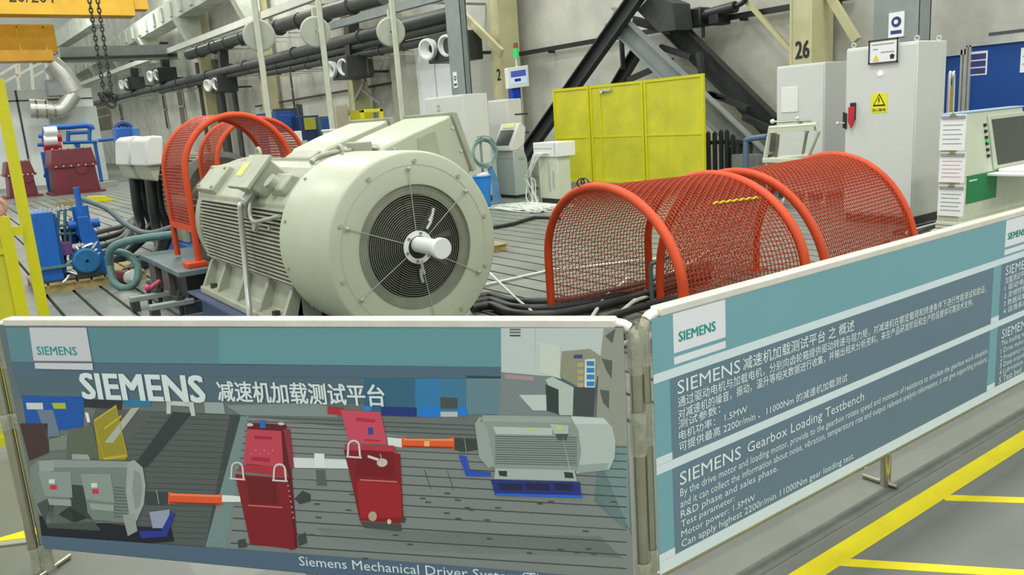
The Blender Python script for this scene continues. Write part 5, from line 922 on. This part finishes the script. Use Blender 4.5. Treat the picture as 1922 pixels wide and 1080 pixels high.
PRINT = '''
0 104 112 110 -129,741 2172,805 2172,153 -135,150
1 126 132 130 863,710 2086,603 2172,357 2172,153 687,154
1 116 140 138 800,714 862,704 695,176 605,177
1 116 142 140 2124,709 2172,711 2167,384 2147,382 2060,467 2071,566
1 86 92 91 238,716 842,709 605,177 -135,164
1 140 147 145 1077,301 2075,349 2140,280 1171,229
2 64 72 72 871,706 2169,705 2169,703 871,703
2 64 72 72 864,691 2169,690 2168,688 863,688
2 64 72 72 856,674 2168,673 2168,670 856,671
2 64 72 72 849,654 2167,653 2167,651 848,651
2 64 72 72 840,632 2166,632 2166,629 840,629
2 64 72 72 832,607 2165,608 2165,605 831,604
2 64 72 72 823,580 2164,582 2164,579 822,577
2 64 72 72 813,551 2163,554 2163,551 813,547
2 64 72 72 803,519 2162,524 2162,521 803,515
2 64 72 72 793,484 2161,492 2161,488 792,480
2 64 72 72 782,447 2160,457 2160,453 781,443
2 64 72 72 771,406 2158,420 2158,416 770,402
2 64 72 72 759,363 2157,380 2157,377 758,359
2 64 72 72 747,318 2155,338 2155,334 746,313
2 64 72 72 734,269 2153,294 2153,290 733,264
2 64 72 72 720,217 2152,247 2152,243 720,212
2 64 72 72 707,162 2150,197 2150,193 706,157
2 66 72 72 846,711 492,713 492,711 846,708
2 66 72 72 837,691 468,692 467,689 836,688
2 66 72 72 827,670 443,671 443,668 827,668
2 66 72 72 818,650 418,649 418,647 817,648
2 66 72 72 808,630 393,627 393,625 808,628
2 66 72 72 798,610 368,606 368,603 798,607
2 66 72 72 789,589 343,584 342,581 788,587
2 66 72 72 779,569 317,562 316,559 778,566
2 66 72 72 769,548 291,539 291,537 769,545
2 66 72 72 759,527 265,517 265,514 759,525
2 66 72 72 749,506 239,494 238,491 749,504
2 66 72 72 739,485 213,471 212,469 739,483
2 66 72 72 729,464 186,448 185,446 729,462
2 66 72 72 719,443 159,425 158,422 719,440
2 66 72 72 709,422 132,402 131,399 708,419
2 66 72 72 699,400 105,378 104,375 698,398
2 66 72 72 688,379 77,354 77,352 688,376
2 66 72 72 678,357 50,330 49,328 678,354
2 66 72 72 668,335 22,306 21,303 667,333
2 66 72 72 657,313 -7,282 -7,279 657,311
2 66 72 72 647,291 -35,257 -36,254 647,289
2 66 72 72 636,269 -64,232 -64,230 636,267
2 66 72 72 626,247 -93,207 -93,205 625,244
2 66 72 72 615,225 -122,182 -122,179 615,222
3 70 78 76 1295,446 1317,446 1316,441 1295,441
3 70 78 76 1478,443 1499,443 1498,438 1477,438
3 70 78 76 1081,346 1104,346 1103,340 1080,340
3 70 78 76 2024,306 2043,306 2043,300 2024,300
3 70 78 76 1876,451 1895,451 1895,445 1876,445
3 70 78 76 1631,420 1652,420 1651,414 1631,414
3 70 78 76 1220,441 1242,441 1242,435 1220,435
3 70 78 76 1242,203 1264,204 1263,198 1241,197
3 70 78 76 1933,296 1952,297 1952,291 1933,291
3 70 78 76 1913,461 1932,461 1932,455 1913,455
3 70 78 76 1365,301 1387,302 1386,296 1364,295
3 70 78 76 1830,275 1850,275 1849,269 1830,269
3 70 78 76 1996,494 2015,494 2014,489 1996,489
3 70 78 76 1698,315 1718,315 1718,309 1698,309
3 70 78 76 1600,445 1620,445 1620,439 1599,439
3 70 78 76 1566,467 1587,467 1586,461 1566,461
3 70 78 76 2041,289 2059,290 2059,284 2040,284
3 70 78 76 1643,414 1663,414 1663,408 1642,408
3 70 78 76 2018,367 2037,367 2037,361 2018,361
3 70 78 76 1987,290 2006,290 2006,284 1987,284
3 70 78 76 1597,379 1617,379 1617,373 1596,373
3 70 78 76 1696,381 1716,382 1715,376 1695,376
3 70 78 76 1200,382 1222,382 1221,376 1199,376
3 70 78 76 1928,502 1947,502 1947,496 1928,496
3 70 78 76 1047,277 1070,277 1069,271 1046,271
3 70 78 76 1334,326 1355,326 1355,320 1333,320
3 70 78 76 1557,396 1578,396 1577,390 1557,390
3 70 78 76 2111,473 2130,473 2129,468 2111,468
3 70 78 76 1496,431 1516,431 1516,425 1495,425
3 70 78 76 1735,427 1755,427 1755,421 1735,421
3 70 78 76 1415,271 1436,271 1436,265 1414,265
3 70 78 76 1380,322 1401,322 1401,316 1379,316
3 70 78 76 2020,492 2039,492 2038,487 2020,487
3 70 78 76 1082,397 1104,397 1104,391 1081,390
4 92 134 144 -100,1020 808,1022 786,891 -107,889
4 97 147 154 808,1022 1800,1025 1791,901 786,891
4 78 104 122 -107,889 1791,901 1789,863 -111,833
4 80 104 116 -111,833 1325,857 1314,768 -98,742
4 52 98 126 1325,857 1503,857 1490,729 1310,727
4 48 120 168 1503,857 1588,859 1577,732 1490,729
4 62 118 150 1588,859 1674,860 1664,737 1577,734
4 98 130 140 1675,871 1798,870 1789,746 1665,742
4 128 142 138 788,745 1137,763 1214,746 1211,716 842,711
4 188 198 196 1800,1025 2172,1026 2169,880 1789,870
4 64 72 70 1504,546 1520,478 1519,473 1503,540
4 64 72 70 1582,550 1599,483 1598,478 1582,544
5 24 52 118 1374,759 1498,759 1495,727 1371,727
5 28 120 205 1506,759 1579,761 1577,730 1503,728
5 28 120 205 1638,763 1670,764 1668,735 1635,734
5 180 190 185 1574,747 1636,749 1635,732 1573,730
5 70 78 78 1583,797 1640,795 1637,759 1579,758
5 16 82 165 -89,757 195,760 163,634 -100,611
5 40 46 48 193,750 362,749 350,715 186,719
5 120 132 132 1790,884 1951,873 1963,742 1771,739
6 200 205 205 -77,728 1,730 -2,704 -78,702
6 165 185 45 43,731 105,733 104,710 48,708
6 66 44 46 -127,644 5,649 -18,530 -118,492
6 105 122 142 -33,701 42,704 52,598 -10,584
6 120 130 118 -3,595 88,606 71,549 -11,537
6 92 102 84 99,631 211,646 208,519 59,505
6 35 120 160 363,757 489,756 478,732 365,730
6 195 198 196 549,754 660,753 659,701 642,701 639,736 564,738 558,706 540,705
6 150 165 162 703,754 781,755 781,713 701,713
6 50 57 59 571,714 643,709 416,494 352,490
6 150 140 42 218,665 330,729 342,532 325,518 209,513
6 168 140 146 1802,877 1893,872 1893,858 1801,863
6 190 200 195 1842,811 1930,814 1927,763 1883,762
6 96 104 106 1827,1023 1861,1023 1861,1018 1827,1018
6 96 104 106 1827,1014 1861,1014 1860,1009 1826,1009
6 96 104 106 1826,1004 1860,1004 1860,999 1826,999
6 96 104 106 1826,1003 1860,1003 1860,999 1826,999
6 150 160 158 1907,1026 1898,887 1898,884 1906,1023
7 172 176 160 393,721 431,726 286,584 248,583
7 196 172 40 219,670 234,518 233,510 217,661
7 196 172 40 331,733 339,540 337,532 329,725
7 196 172 40 219,670 331,733 329,725 217,661
7 196 172 40 235,523 334,540 332,531 233,514
7 196 172 40 260,642 346,695 345,686 258,633
7 225 228 226 186,698 201,698 202,661 188,660
7 198 206 194 1917,981 1980,972 1977,866 1911,886
7 146 150 138 2115,1025 2172,1026 2171,659 2138,658 2080,749 2092,879
7 128 134 132 1017,521 1231,529 1227,489 1016,483
7 60 66 64 1008,408 1043,441 1073,429 1069,402 1026,389
8 176 190 180 1927,862 1951,873 2015,840 2007,750 1967,749 1933,855
8 142 142 122 1985,953 2070,962 2102,939 2081,841 2025,844 1974,873
8 66 74 74 2015,840 2081,841 2070,749 2011,750
8 90 92 88 2117,1002 2150,1025 2138,979
8 90 92 88 2104,933 2136,926 2131,870 2116,896
8 90 92 88 2094,835 2123,832 2119,774 2102,794
8 212 218 218 1019,563 1236,566 1232,533 1014,525
8 88 94 92 1106,522 1142,524 1139,466 1102,464
8 70 74 70 1249,340 1403,340 1392,315 1262,317
8 62 70 70 1000,264 1033,283 1035,242 1000,227
8 62 70 70 753,228 785,239 789,205 752,198
9 52 62 60 1929,848 1968,832 1964,752 1927,763
9 206 214 210 2054,929 2085,932 2079,841 2048,841
9 176 164 118 2031,918 2049,919 2048,905 2030,905
9 176 164 118 2030,897 2048,897 2047,884 2029,884
9 176 164 118 2029,876 2047,876 2046,863 2028,862
9 176 164 118 2028,855 2046,855 2045,841 2027,841
9 224 228 226 1108,583 1146,583 1141,532 1103,532
9 226 88 36 491,403 536,395 672,401 718,408 710,360 666,365 529,358 482,353
9 226 230 228 717,404 794,405 790,382 713,377
9 58 66 64 385,394 491,401 482,353 384,342
9 96 22 30 860,661 876,685 1015,682 1013,549 995,223 963,207 980,507 833,515
9 172 40 56 1180,753 1235,751 1231,724 1176,726
9 120 132 125 -124,465 -71,499 1,502 -75,217 -128,276 -135,368
9 150 162 156 91,531 165,532 170,511 87,509
9 22 26 36 -126,263 314,250 476,256 478,202 245,169 -135,174
9 62 70 70 1402,371 1421,365 1415,348 1400,347
10 40 130 190 2059,924 2082,924 2081,909 2058,909
10 40 130 190 2058,903 2081,903 2080,888 2057,888
10 40 130 190 2057,882 2080,882 2079,867 2056,866
10 40 130 190 2056,860 2079,861 2078,846 2055,845
10 70 62 150 2021,943 2047,944 2046,932 2020,932
10 176 188 182 2000,748 2103,746 2127,716 2135,671 2130,619 2112,579 2009,559
10 240 132 80 497,397 713,404 711,395 496,388
10 140 48 24 491,363 707,371 706,365 490,357
10 196 200 196 442,411 443,356 441,345 440,401
10 192 66 86 860,661 993,658 982,523 825,531
10 200 74 94 1226,743 1369,740 1383,628 1243,626
10 118 130 124 -3,506 343,515 317,266 -97,233
10 150 156 180 393,315 485,332 466,255 395,250
10 70 78 74 -125,313 -67,339 27,310 113,289 157,221 -96,213
11 138 150 145 1692,702 1718,742 1997,748 2022,705 2028,635 2014,567 1748,560 1698,598
11 58 66 64 1618,660 1697,660 1694,623 1639,613 1614,620
11 226 92 40 1436,658 1461,650 1588,655 1618,664 1614,620 1585,624 1458,620 1431,615
11 216 222 222 1384,653 1435,651 1432,619 1385,624
11 160 40 58 884,638 957,635 951,625 884,626
11 160 40 58 865,557 937,557 930,541 855,545
11 172 46 62 787,501 835,528 993,524 998,488
11 172 46 64 1278,718 1350,713 1345,702 1280,705
11 172 46 64 1300,643 1362,642 1357,636 1299,636
11 180 50 68 1223,621 1404,625 1414,599 1235,595
11 88 100 94 255,408 331,408 330,403 254,403
11 88 100 94 252,395 329,395 328,390 251,390
11 88 100 94 249,382 326,382 325,377 248,376
11 88 100 94 247,369 323,369 322,364 246,363
11 88 100 94 244,355 321,356 320,351 243,350
11 88 100 94 241,342 318,343 317,337 240,337
11 88 100 94 239,329 316,330 314,324 237,323
11 88 100 94 236,315 313,316 312,311 235,310
11 88 100 94 233,302 310,303 309,298 232,297
11 88 100 94 230,289 308,290 307,284 229,283
11 54 64 60 61,405 118,404 109,271 38,245 -31,274 28,312
11 36 52 150 330,234 431,242 488,321 505,316 451,221 336,203
11 140 48 62 1003,666 1027,667 1024,525 1007,525
11 150 160 156 -72,494 1,502 -9,458 -79,441
11 142 152 146 1,502 338,513 338,489 -6,471
11 88 100 96 -41,318 51,302 108,266 288,264 -63,245
11 196 206 202 2007,745 2099,744 2118,726 2012,722
11 150 162 158 2019,588 2113,600 2102,575 2014,561
12 76 90 86 1755,673 2017,680 2017,677 1755,670
12 76 90 86 1755,665 2017,672 2016,670 1754,663
12 76 90 86 1754,658 2016,665 2016,662 1754,655
12 76 90 86 1753,650 2016,657 2016,655 1753,647
12 76 90 86 1753,642 2015,650 2015,647 1753,640
12 76 90 86 1752,635 2015,642 2015,639 1752,632
12 76 90 86 1752,627 2015,634 2014,632 1752,624
12 76 90 86 1751,619 2014,627 2014,624 1751,617
12 76 90 86 1751,612 2014,619 2014,616 1750,609
12 76 90 86 1750,604 2013,611 2013,609 1750,601
12 76 90 86 1749,596 2013,604 2013,601 1749,593
12 76 90 86 1749,588 2013,596 2012,593 1749,586
12 76 90 86 1748,581 2012,588 2012,586 1748,578
12 152 162 156 1691,711 1710,737 1732,694 1744,571 1725,562 1696,598
12 34 48 128 1729,522 2019,531 2020,481 1740,470
12 40 78 180 1627,602 1653,599 1660,551 1731,548 1730,533 1647,530
12 190 196 196 1651,670 1655,622 1654,613 1651,661
12 240 140 90 1443,651 1614,657 1613,649 1442,644
12 150 50 24 1436,626 1611,630 1611,624 1436,620
12 236 180 120 1514,649 1532,649 1530,627 1511,626
12 128 24 32 785,489 995,484 985,213 804,219
12 206 196 186 888,677 886,675 882,673 877,671 871,671 866,672 863,674 862,677 864,679 868,681 873,683 879,683 884,682 887,680
12 44 72 160 1318,684 1336,685 1335,660 1317,659
12 36 128 205 1309,759 1344,760 1338,743 1311,742
12 130 22 32 1220,602 1424,596 1411,364 1395,343 1249,344 1233,511
12 158 166 164 337,511 368,521 399,493 398,423 376,346 328,273 300,276 305,396
12 216 140 150 866,569 864,567 861,567 860,569 861,572 864,572
12 216 140 150 885,582 883,580 880,580 879,582 880,585 883,585
12 216 140 150 900,571 898,569 895,568 894,571 896,573 899,573
12 216 140 150 919,584 917,581 914,581 913,584 914,586 917,586
12 216 140 150 934,573 932,570 929,570 928,572 930,575 933,575
12 216 140 150 952,585 951,583 948,583 946,585 948,588 951,588
12 152 164 158 1721,739 1997,744 2003,725 1709,719
13 182 192 184 1750,704 1941,707 1940,683 1759,679
13 168 178 174 1747,563 2004,570 2009,534 1741,526
13 28 34 66 1754,512 1834,515 1832,491 1756,490
13 28 34 66 1843,517 1921,520 1920,496 1845,495
13 28 34 66 1934,523 1995,524 1994,501 1936,501
13 108 18 26 827,479 944,479 941,384 829,380
13 40 105 180 915,694 936,695 936,668 913,667
13 206 196 186 1010,686 1008,683 1004,681 999,680 994,680 989,681 986,682 985,685 986,688 990,690 995,691 1001,691 1005,690 1009,688
13 118 16 26 1276,604 1401,602 1397,511 1249,510
13 158 30 40 1255,491 1414,489 1406,367 1254,353
13 136 144 142 360,482 385,467 380,407 354,334 333,322 334,397
13 150 156 152 270,295 325,304 325,233 277,208
14 178 186 176 1935,720 1992,718 1991,690 1947,688
14 200 200 60 1886,698 1885,696 1883,694 1880,693 1877,693 1874,694 1873,695 1872,698 1873,700 1875,702 1878,703 1881,703 1884,702 1885,701
14 74 84 80 1950,688 1991,690 1983,668 1956,667
14 50 58 56 1757,555 1786,556 1784,536 1759,538
14 50 58 56 1970,563 1997,562 2000,543 1972,543
14 38 98 205 1744,477 2022,487 2022,478 1743,468
14 196 110 110 820,374 957,375 956,370 819,369
14 196 120 130 996,458 993,454 989,454 987,457 990,461 994,461
14 196 120 130 996,438 994,434 990,434 988,437 991,441 995,441
14 196 120 130 997,418 994,414 990,414 989,417 991,421 995,421
14 196 120 130 997,397 995,394 991,393 989,397 992,401 996,401
14 196 120 130 998,377 995,373 991,373 990,377 992,380 996,381
14 196 120 130 999,357 996,353 992,353 990,356 993,360 997,360
14 196 120 130 999,336 996,333 992,332 991,336 993,340 997,340
14 200 110 110 1267,498 1404,498 1403,493 1267,493
14 138 150 144 -85,450 70,458 54,351 -75,348
14 150 160 152 -67,339 45,342 41,315 -63,313
14 138 150 144 113,452 251,459 246,342 115,347
14 150 160 152 127,334 239,333 234,306 132,308
15 205 205 90 1975,709 1974,706 1971,704 1967,703 1962,703 1958,704 1955,706 1955,708 1956,710 1959,712 1963,713 1967,714 1971,713 1974,711
15 205 212 208 1973,679 1991,564 1990,560 1973,675
15 212 206 206 771,473 780,515 773,515 764,473
15 212 206 206 780,514 785,523 778,525 773,515
15 212 206 206 783,522 792,529 788,533 779,527
15 212 206 206 790,528 802,531 801,537 790,534
15 212 206 206 800,531 811,529 813,536 803,537
15 212 206 206 809,529 816,523 821,529 815,535
15 212 206 206 815,525 817,516 824,518 822,527
15 212 206 206 816,516 814,471 821,472 824,517
15 212 206 206 761,474 824,473 823,467 760,468
15 212 206 206 941,477 949,517 942,517 934,477
15 212 206 206 949,517 953,526 947,528 942,518
15 212 206 206 952,524 961,531 956,536 948,529
15 212 206 206 959,530 970,533 969,540 958,537
15 212 206 206 968,533 978,531 981,538 971,540
15 212 206 206 977,532 984,526 989,531 983,537
15 212 206 206 983,528 984,518 991,521 990,530
15 212 206 206 984,519 982,475 989,476 992,520
15 212 206 206 931,477 992,477 991,471 931,471
15 212 206 206 1237,579 1243,618 1237,618 1230,579
15 212 206 206 1243,617 1247,626 1241,628 1237,619
15 212 206 206 1246,625 1254,631 1250,636 1242,629
15 212 206 206 1252,630 1262,633 1262,639 1251,636
15 212 206 206 1261,633 1270,631 1273,637 1263,639
15 212 206 206 1269,632 1275,626 1280,631 1274,637
15 212 206 206 1275,627 1276,619 1283,621 1281,630
15 212 206 206 1276,619 1275,577 1282,578 1283,620
15 212 206 206 1228,580 1285,579 1284,573 1227,574
15 176 160 140 1315,365 1313,357 1308,350 1301,346 1294,346 1288,349 1284,355 1283,363 1286,371 1291,377 1298,381 1305,382 1311,379 1315,373
15 206 190 176 1367,349 1365,344 1363,341 1359,339 1356,338 1353,340 1351,343 1351,348 1352,352 1355,356 1358,358 1362,358 1364,356 1366,353
15 196 190 176 1376,563 1373,556 1367,551 1359,547 1351,547 1343,549 1338,555 1337,561 1340,568 1346,574 1354,577 1363,577 1370,575 1375,570
15 214 206 200 1307,587 1347,576 1346,566 1306,578
15 214 206 200 1353,596 1358,570 1357,562 1352,589
15 212 216 212 -41,421 -12,423 -17,405 -45,403
15 205 40 70 -41,397 -8,399 -12,381 -45,379
15 212 216 212 155,417 182,419 178,401 151,399
15 205 40 70 155,393 184,395 180,375 150,373
16 80 102 124 -135,178 805,194 1467,202 2172,206 2172,124 -135,124
16 196 196 202 11,1022 264,1022 262,897 1,895
16 106 116 122 1,895 262,897 263,891 2,889
16 200 200 205 4,887 263,889 260,864 1,864
'''
# ------------------------------------------------------------------ barrier with printed banners
ZT = 1.05; RT = .019
def barrier(lab, A, d, L, legs=None):
    A = V(A); d = V(d).normalized(); n = V((d.y, -d.x, 0)); n = n if n.dot(V((0, 0, 0))-A) > 0 else -n
    t = thing('crowd_barrier', lab, 'barrier', A+d*L/2, 'barrier panels')
    z = V((0, 0, 1)); P = lambda s, h, o=0: A+d*s+z*h+n*o
    c = .05; pts = [P(0, 0.012), P(0, ZT-RT-c)]+[P(c-c*math.cos(a), ZT-RT-c+c*math.sin(a)) for a in (pi/8, pi/4, 3*pi/8, pi/2)]+[P(L-c, ZT-RT)]+[P(L-c+c*math.sin(a), ZT-RT-c+c*math.cos(a)) for a in (pi/8, pi/4, 3*pi/8, pi/2)]+[P(L, .012)]
    obj('side_tube', MB().tube(pts[:4], RT, 12), m_chrome, t); obj('side_tube', MB().tube(pts[-4:], RT, 12), m_chrome, t)
    obj('top_rail', MB().tube(pts[3:-3], RT, 12), m_rail, t)
    obj('top_cap', MB().bar(P(c, ZT-.012, .004), P(L-c, ZT-.012, .004), .046, .030), m_rail, t, bevel=.006)
    obj('bottom_rail', MB().tube([P(0, .145, -.004), P(L, .145, -.004)], .014, 10), m_chrome, t)
    for u in (legs or (L/2,)): obj('leg', MB().cyl(P(u, .0), P(u, .15), .022, 12), m_chrome, t)
    for u in [0, L]+list(legs or (L/2,)): obj('foot_bar', MB().tube([P(u, .012, -.10), P(u, .012, .055)], .011, 10), m_chrome, t)
    return t, P, n, d
def film(t, P, s, spans, r):
    for h0, h1 in spans:
        m_ = MB().lathe([(0, r), ((h1-h0)*.2, r*1.10), ((h1-h0)*.5, r*1.02), ((h1-h0)*.8, r*1.12), (h1-h0, r*.98)], P(s, h0), (0, 0, 1), 18, False); obj('wrapping_film', m_, m_film, t)
A0, D0 = V((.20, 3.365, 0)), V((1.365, -1.677, 0)).normalized()
SL0, SL1 = -.16, 2.20
tl_, PL, nL, dL = barrier('front barrier panel with the printed photo banner, facing the viewer', A0+D0*SL0, D0, SL1-SL0)
film(tl_, PL, .0, ((.0, .13), (.86, 1.03), (.62, .68)), .0245); film(tl_, PL, SL1-SL0, ((.88, 1.02), (.62, .76), (.20, .26)), .0245)
# the printed banner: one flat sheet, ink patches layered a fraction of a millimetre apart
bn = thing('banner', 'printed photo banner with red gearboxes and motors on the front barrier', 'banner', A0+D0*1.0+nL*.022+V((0, 0, .12)))
q = lambda s, z, o: A0+D0*s+nL*(.024+o)+V((0, 0, z))
obj('sheet', MB().prism([q(-.135, .12, 0), q(2.172, .12, 0), q(2.172, 1.03, 0), q(-.135, 1.03, 0)], (0, 0, 0), nL*.0012), mat('banner_back', (96, 110, 118), .55, 0, 0), bn, smooth=False)
def ink_material():
    M = bpy.data.materials.new('printed_ink'); M.use_nodes = True; b = M.node_tree.nodes['Principled BSDF']; a = M.node_tree.nodes.new('ShaderNodeAttribute'); a.attribute_name = 'ink'
    M.node_tree.links.new(a.outputs['Color'], b.inputs['Base Color']); b.inputs['Roughness'].default_value = .5; return M
m_print = ink_material()
vs, fs, cs = [], [], []; off = OFF[bn.name]; GAIN = 1.0
for ln in PRINT.strip().split('\n'):
    w_ = ln.split(); lay = int(w_[0]); c = lin([int(v) for v in w_[1:4]]); n0 = len(vs)
    for p in w_[4:]: a, z = p.split(','); vs.append(tuple(q(int(a)/1000, int(z)/1000, .0016+lay*.00022)-off))
    fs.append(tuple(range(n0, len(vs)))); cs.append(c)
me = bpy.data.meshes.new('printed_picture'); me.from_pydata(vs, [], fs); at_ = me.color_attributes.new('ink', 'FLOAT_COLOR', 'CORNER'); li = 0
for f_, c in zip(me.polygons, cs):
    for k in range(f_.loop_total): at_.data[li].color = (*[min(1, v*1.04) for v in c], 1); li += 1
pp = bpy.data.objects.new('printed_picture', me); COL.objects.link(pp); me.materials.append(m_print); pp.parent = bn; OFF[pp.name] = off
LF = .0016+17*.00022
nx = D0; org = lambda s, z: q(s, z, 0)
# lettering runs along +D0 as seen from the viewer's side
def ltext(body, M, s0, s1, z0, z1, name='lettering', bold=0, rise=0): return text(name, body, M, bn, org(s0, z0), D0+V((0, 0, rise)), (0, 0, 1), s1-s0, z1-z0, LF*1.0, bold)
ltext('SIEMENS', m_teald, .026, .203, .918, .950, bold=.022)
ltext('SIEMENS', m_let, .195, .711, .754, .850, bold=.05)
ltext('减速机加载测试平台', m_let, .766, 1.390, .760, .834, bold=.022)
ltext('Siemens Mechanical Driver System(Tianjin)co.,Ltd.', m_let, .994, 2.165, .140, .188, rise=.018)
# right hand barrier
RX0, RX1, RY = 1.665, 6.6, 1.70
M_te = mat('banner_teal', (112, 160, 170), .55, 0, .03, .8); M_sl = mat('banner_slate', (98, 122, 138), .55, 0, .05, .9); M_st = mat('banner_strip', (206, 220, 224), .6, 0, .02, 2); M_lo = mat('logo_white', (218, 220, 224), .6, 0, 0)
RXE = 6.25
t, P, n, d = barrier('long right barrier panel with text banner, running away from the corner posts', (RX0, RY, 0), (1, 0, 0), RXE-RX0, (1.40, 3.7)); film(t, P, 0, ((.88, 1.02), (.62, .76), (.16, .26)), .0245)
b = thing('banner', 'long teal and slate text banner on the right barrier', 'banner', ((RX0+RXE)/2, RY-.025, .165)); yk = lambda k: RY-.024-.0006*k
def patch(name, M, x0, x1, z0, z1, k): obj(name, MB().box(x0, x1, yk(k)-.0006, yk(k), z0, z1), M, b, smooth=False)
patch('sheet', M_te, RX0+.012, RXE-.012, .165, 1.025, 0)
for z0, z1 in ((.818, .848), (.515, .545), (.167, .210)): patch('white_strip', M_st, RX0+.012, RXE-.012, z0, z1, 2)
def rsection(X0, X1, x_, lines):
    patch('logo_box', M_lo, X0+x_+.02, X0+x_+.265, .895, 1.022, 1); patch('logo_underline', M_lo, X0+x_+.02, X0+x_+.265, .858, .882, 1)
    for z0, z1 in ((.545, .816), (.210, .513)): patch('slate_panel', M_sl, X0+x_, X1, z0, z1, 1)
    for z0 in (.546, .211): patch('white_step', M_st, X0+(.012 if X0 == RX0 else -.03), X0+x_, z0, z0+.026, 2)
    T = lambda body, M, x0, wd, z0, h, bold=0: text('lettering', body, M, b, (X0+x0, yk(3), z0), (1, 0, 0), (0, 0, 1), wd, h, .0008, bold)
    T('SIEMENS', m_teald, x_+.043, .172, .928, .032, .022)
    for body, x0, wd, z0, h, bo in lines: T(body, m_let, x0, wd, z0, h, bo)
rsection(RX0, 3.90, .085, [
    ('SIEMENS', .115, .305, .757, .045, 0), ('减速机加载测试平台 之 概述', .435, .66, .757, .046, .008),
    ('通过驱动电机与加载电机，分别向齿轮箱提供驱动转速与阻力矩，对减速机在额定载荷和转速条件下进行性能测试和验证，', .115, 2.05, .712, .036, .006),
    ('对减速机的噪音，振动，温升等相关数据进行收集，并输出相关分析资料，来在产品研发阶段和生产阶段提供可靠技术支持。', .115, 1.93, .672, .036, .006),
    ('测试参数：', .115, .20, .640, .031, .006), ('电机功率： 1.5MW', .115, .34, .602, .031, .006), ('可提供最高 2200r/min 、11000Nm 的减速机加载测试', .115, .94, .562, .033, .006),
    ('SIEMENS', .115, .305, .445, .046, 0), ('Gearbox Loading Testbench', .455, .72, .440, .050, 0),
    ('By the drive motor and loading motor, provide to the gearbox rotate speed and moment of resistance to simulate the gearbox work situation', .115, 2.10, .398, .036, 0),
    ('and it can collect the information about noise, vibration, temperature rise and output relevant analysis information, it can give supporting products', .115, 2.10, .358, .036, 0),
    ('R&D phase and sales phase.', .115, .51, .322, .034, 0), ('Test parameter:', .115, .27, .290, .030, 0), ('Motor power: 1.5MW', .115, .38, .254, .030, 0), ('Can apply highest 2200r/min 11000Nm gear loading test.', .115, 1.00, .216, .034, 0)])
rsection(3.93, 6.2, .05, [
    ('SIEMENS', .09, .30, .757, .045, 0), ('减速机加载测试平台 之 组成', .41, .66, .757, .046, .008), ('加载测试平台主要由以下部分组成：', .09, .62, .715, .034, .006), ('1 驱动电机', .09, .26, .680, .031, .006), ('2 变频控制系统', .09, .34, .642, .031, .006), ('3 数据采集系统', .09, .34, .604, .031, .006), ('4 润滑系统', .09, .26, .566, .031, .006),
    ('SIEMENS', .09, .30, .445, .046, 0), ('Gearbox Loading Testbench', .43, .72, .440, .050, 0), ('The loading testbench mainly consists of the following parts', .09, 1.05, .400, .034, 0), ('1 Drive motor and loading motor', .09, .62, .362, .034, 0), ('2 Frequency control system', .09, .5, .324, .034, 0), ('3 Data acquisition system', .09, .5, .288, .034, 0), ('4 Lubrication system', .09, .4, .252, .034, 0), ('5 Test bed', .09, .24, .218, .032, 0)])
# panel turning away at the left corner
t, P, n, d = barrier('plain barrier panel turning away to the left of the corner', V((.06, 3.50, 0)), (-.9, .5, 0), 1.6); film(t, P, 0, ((.86, 1.04), (.62, .68), (0, .12)), .0245)
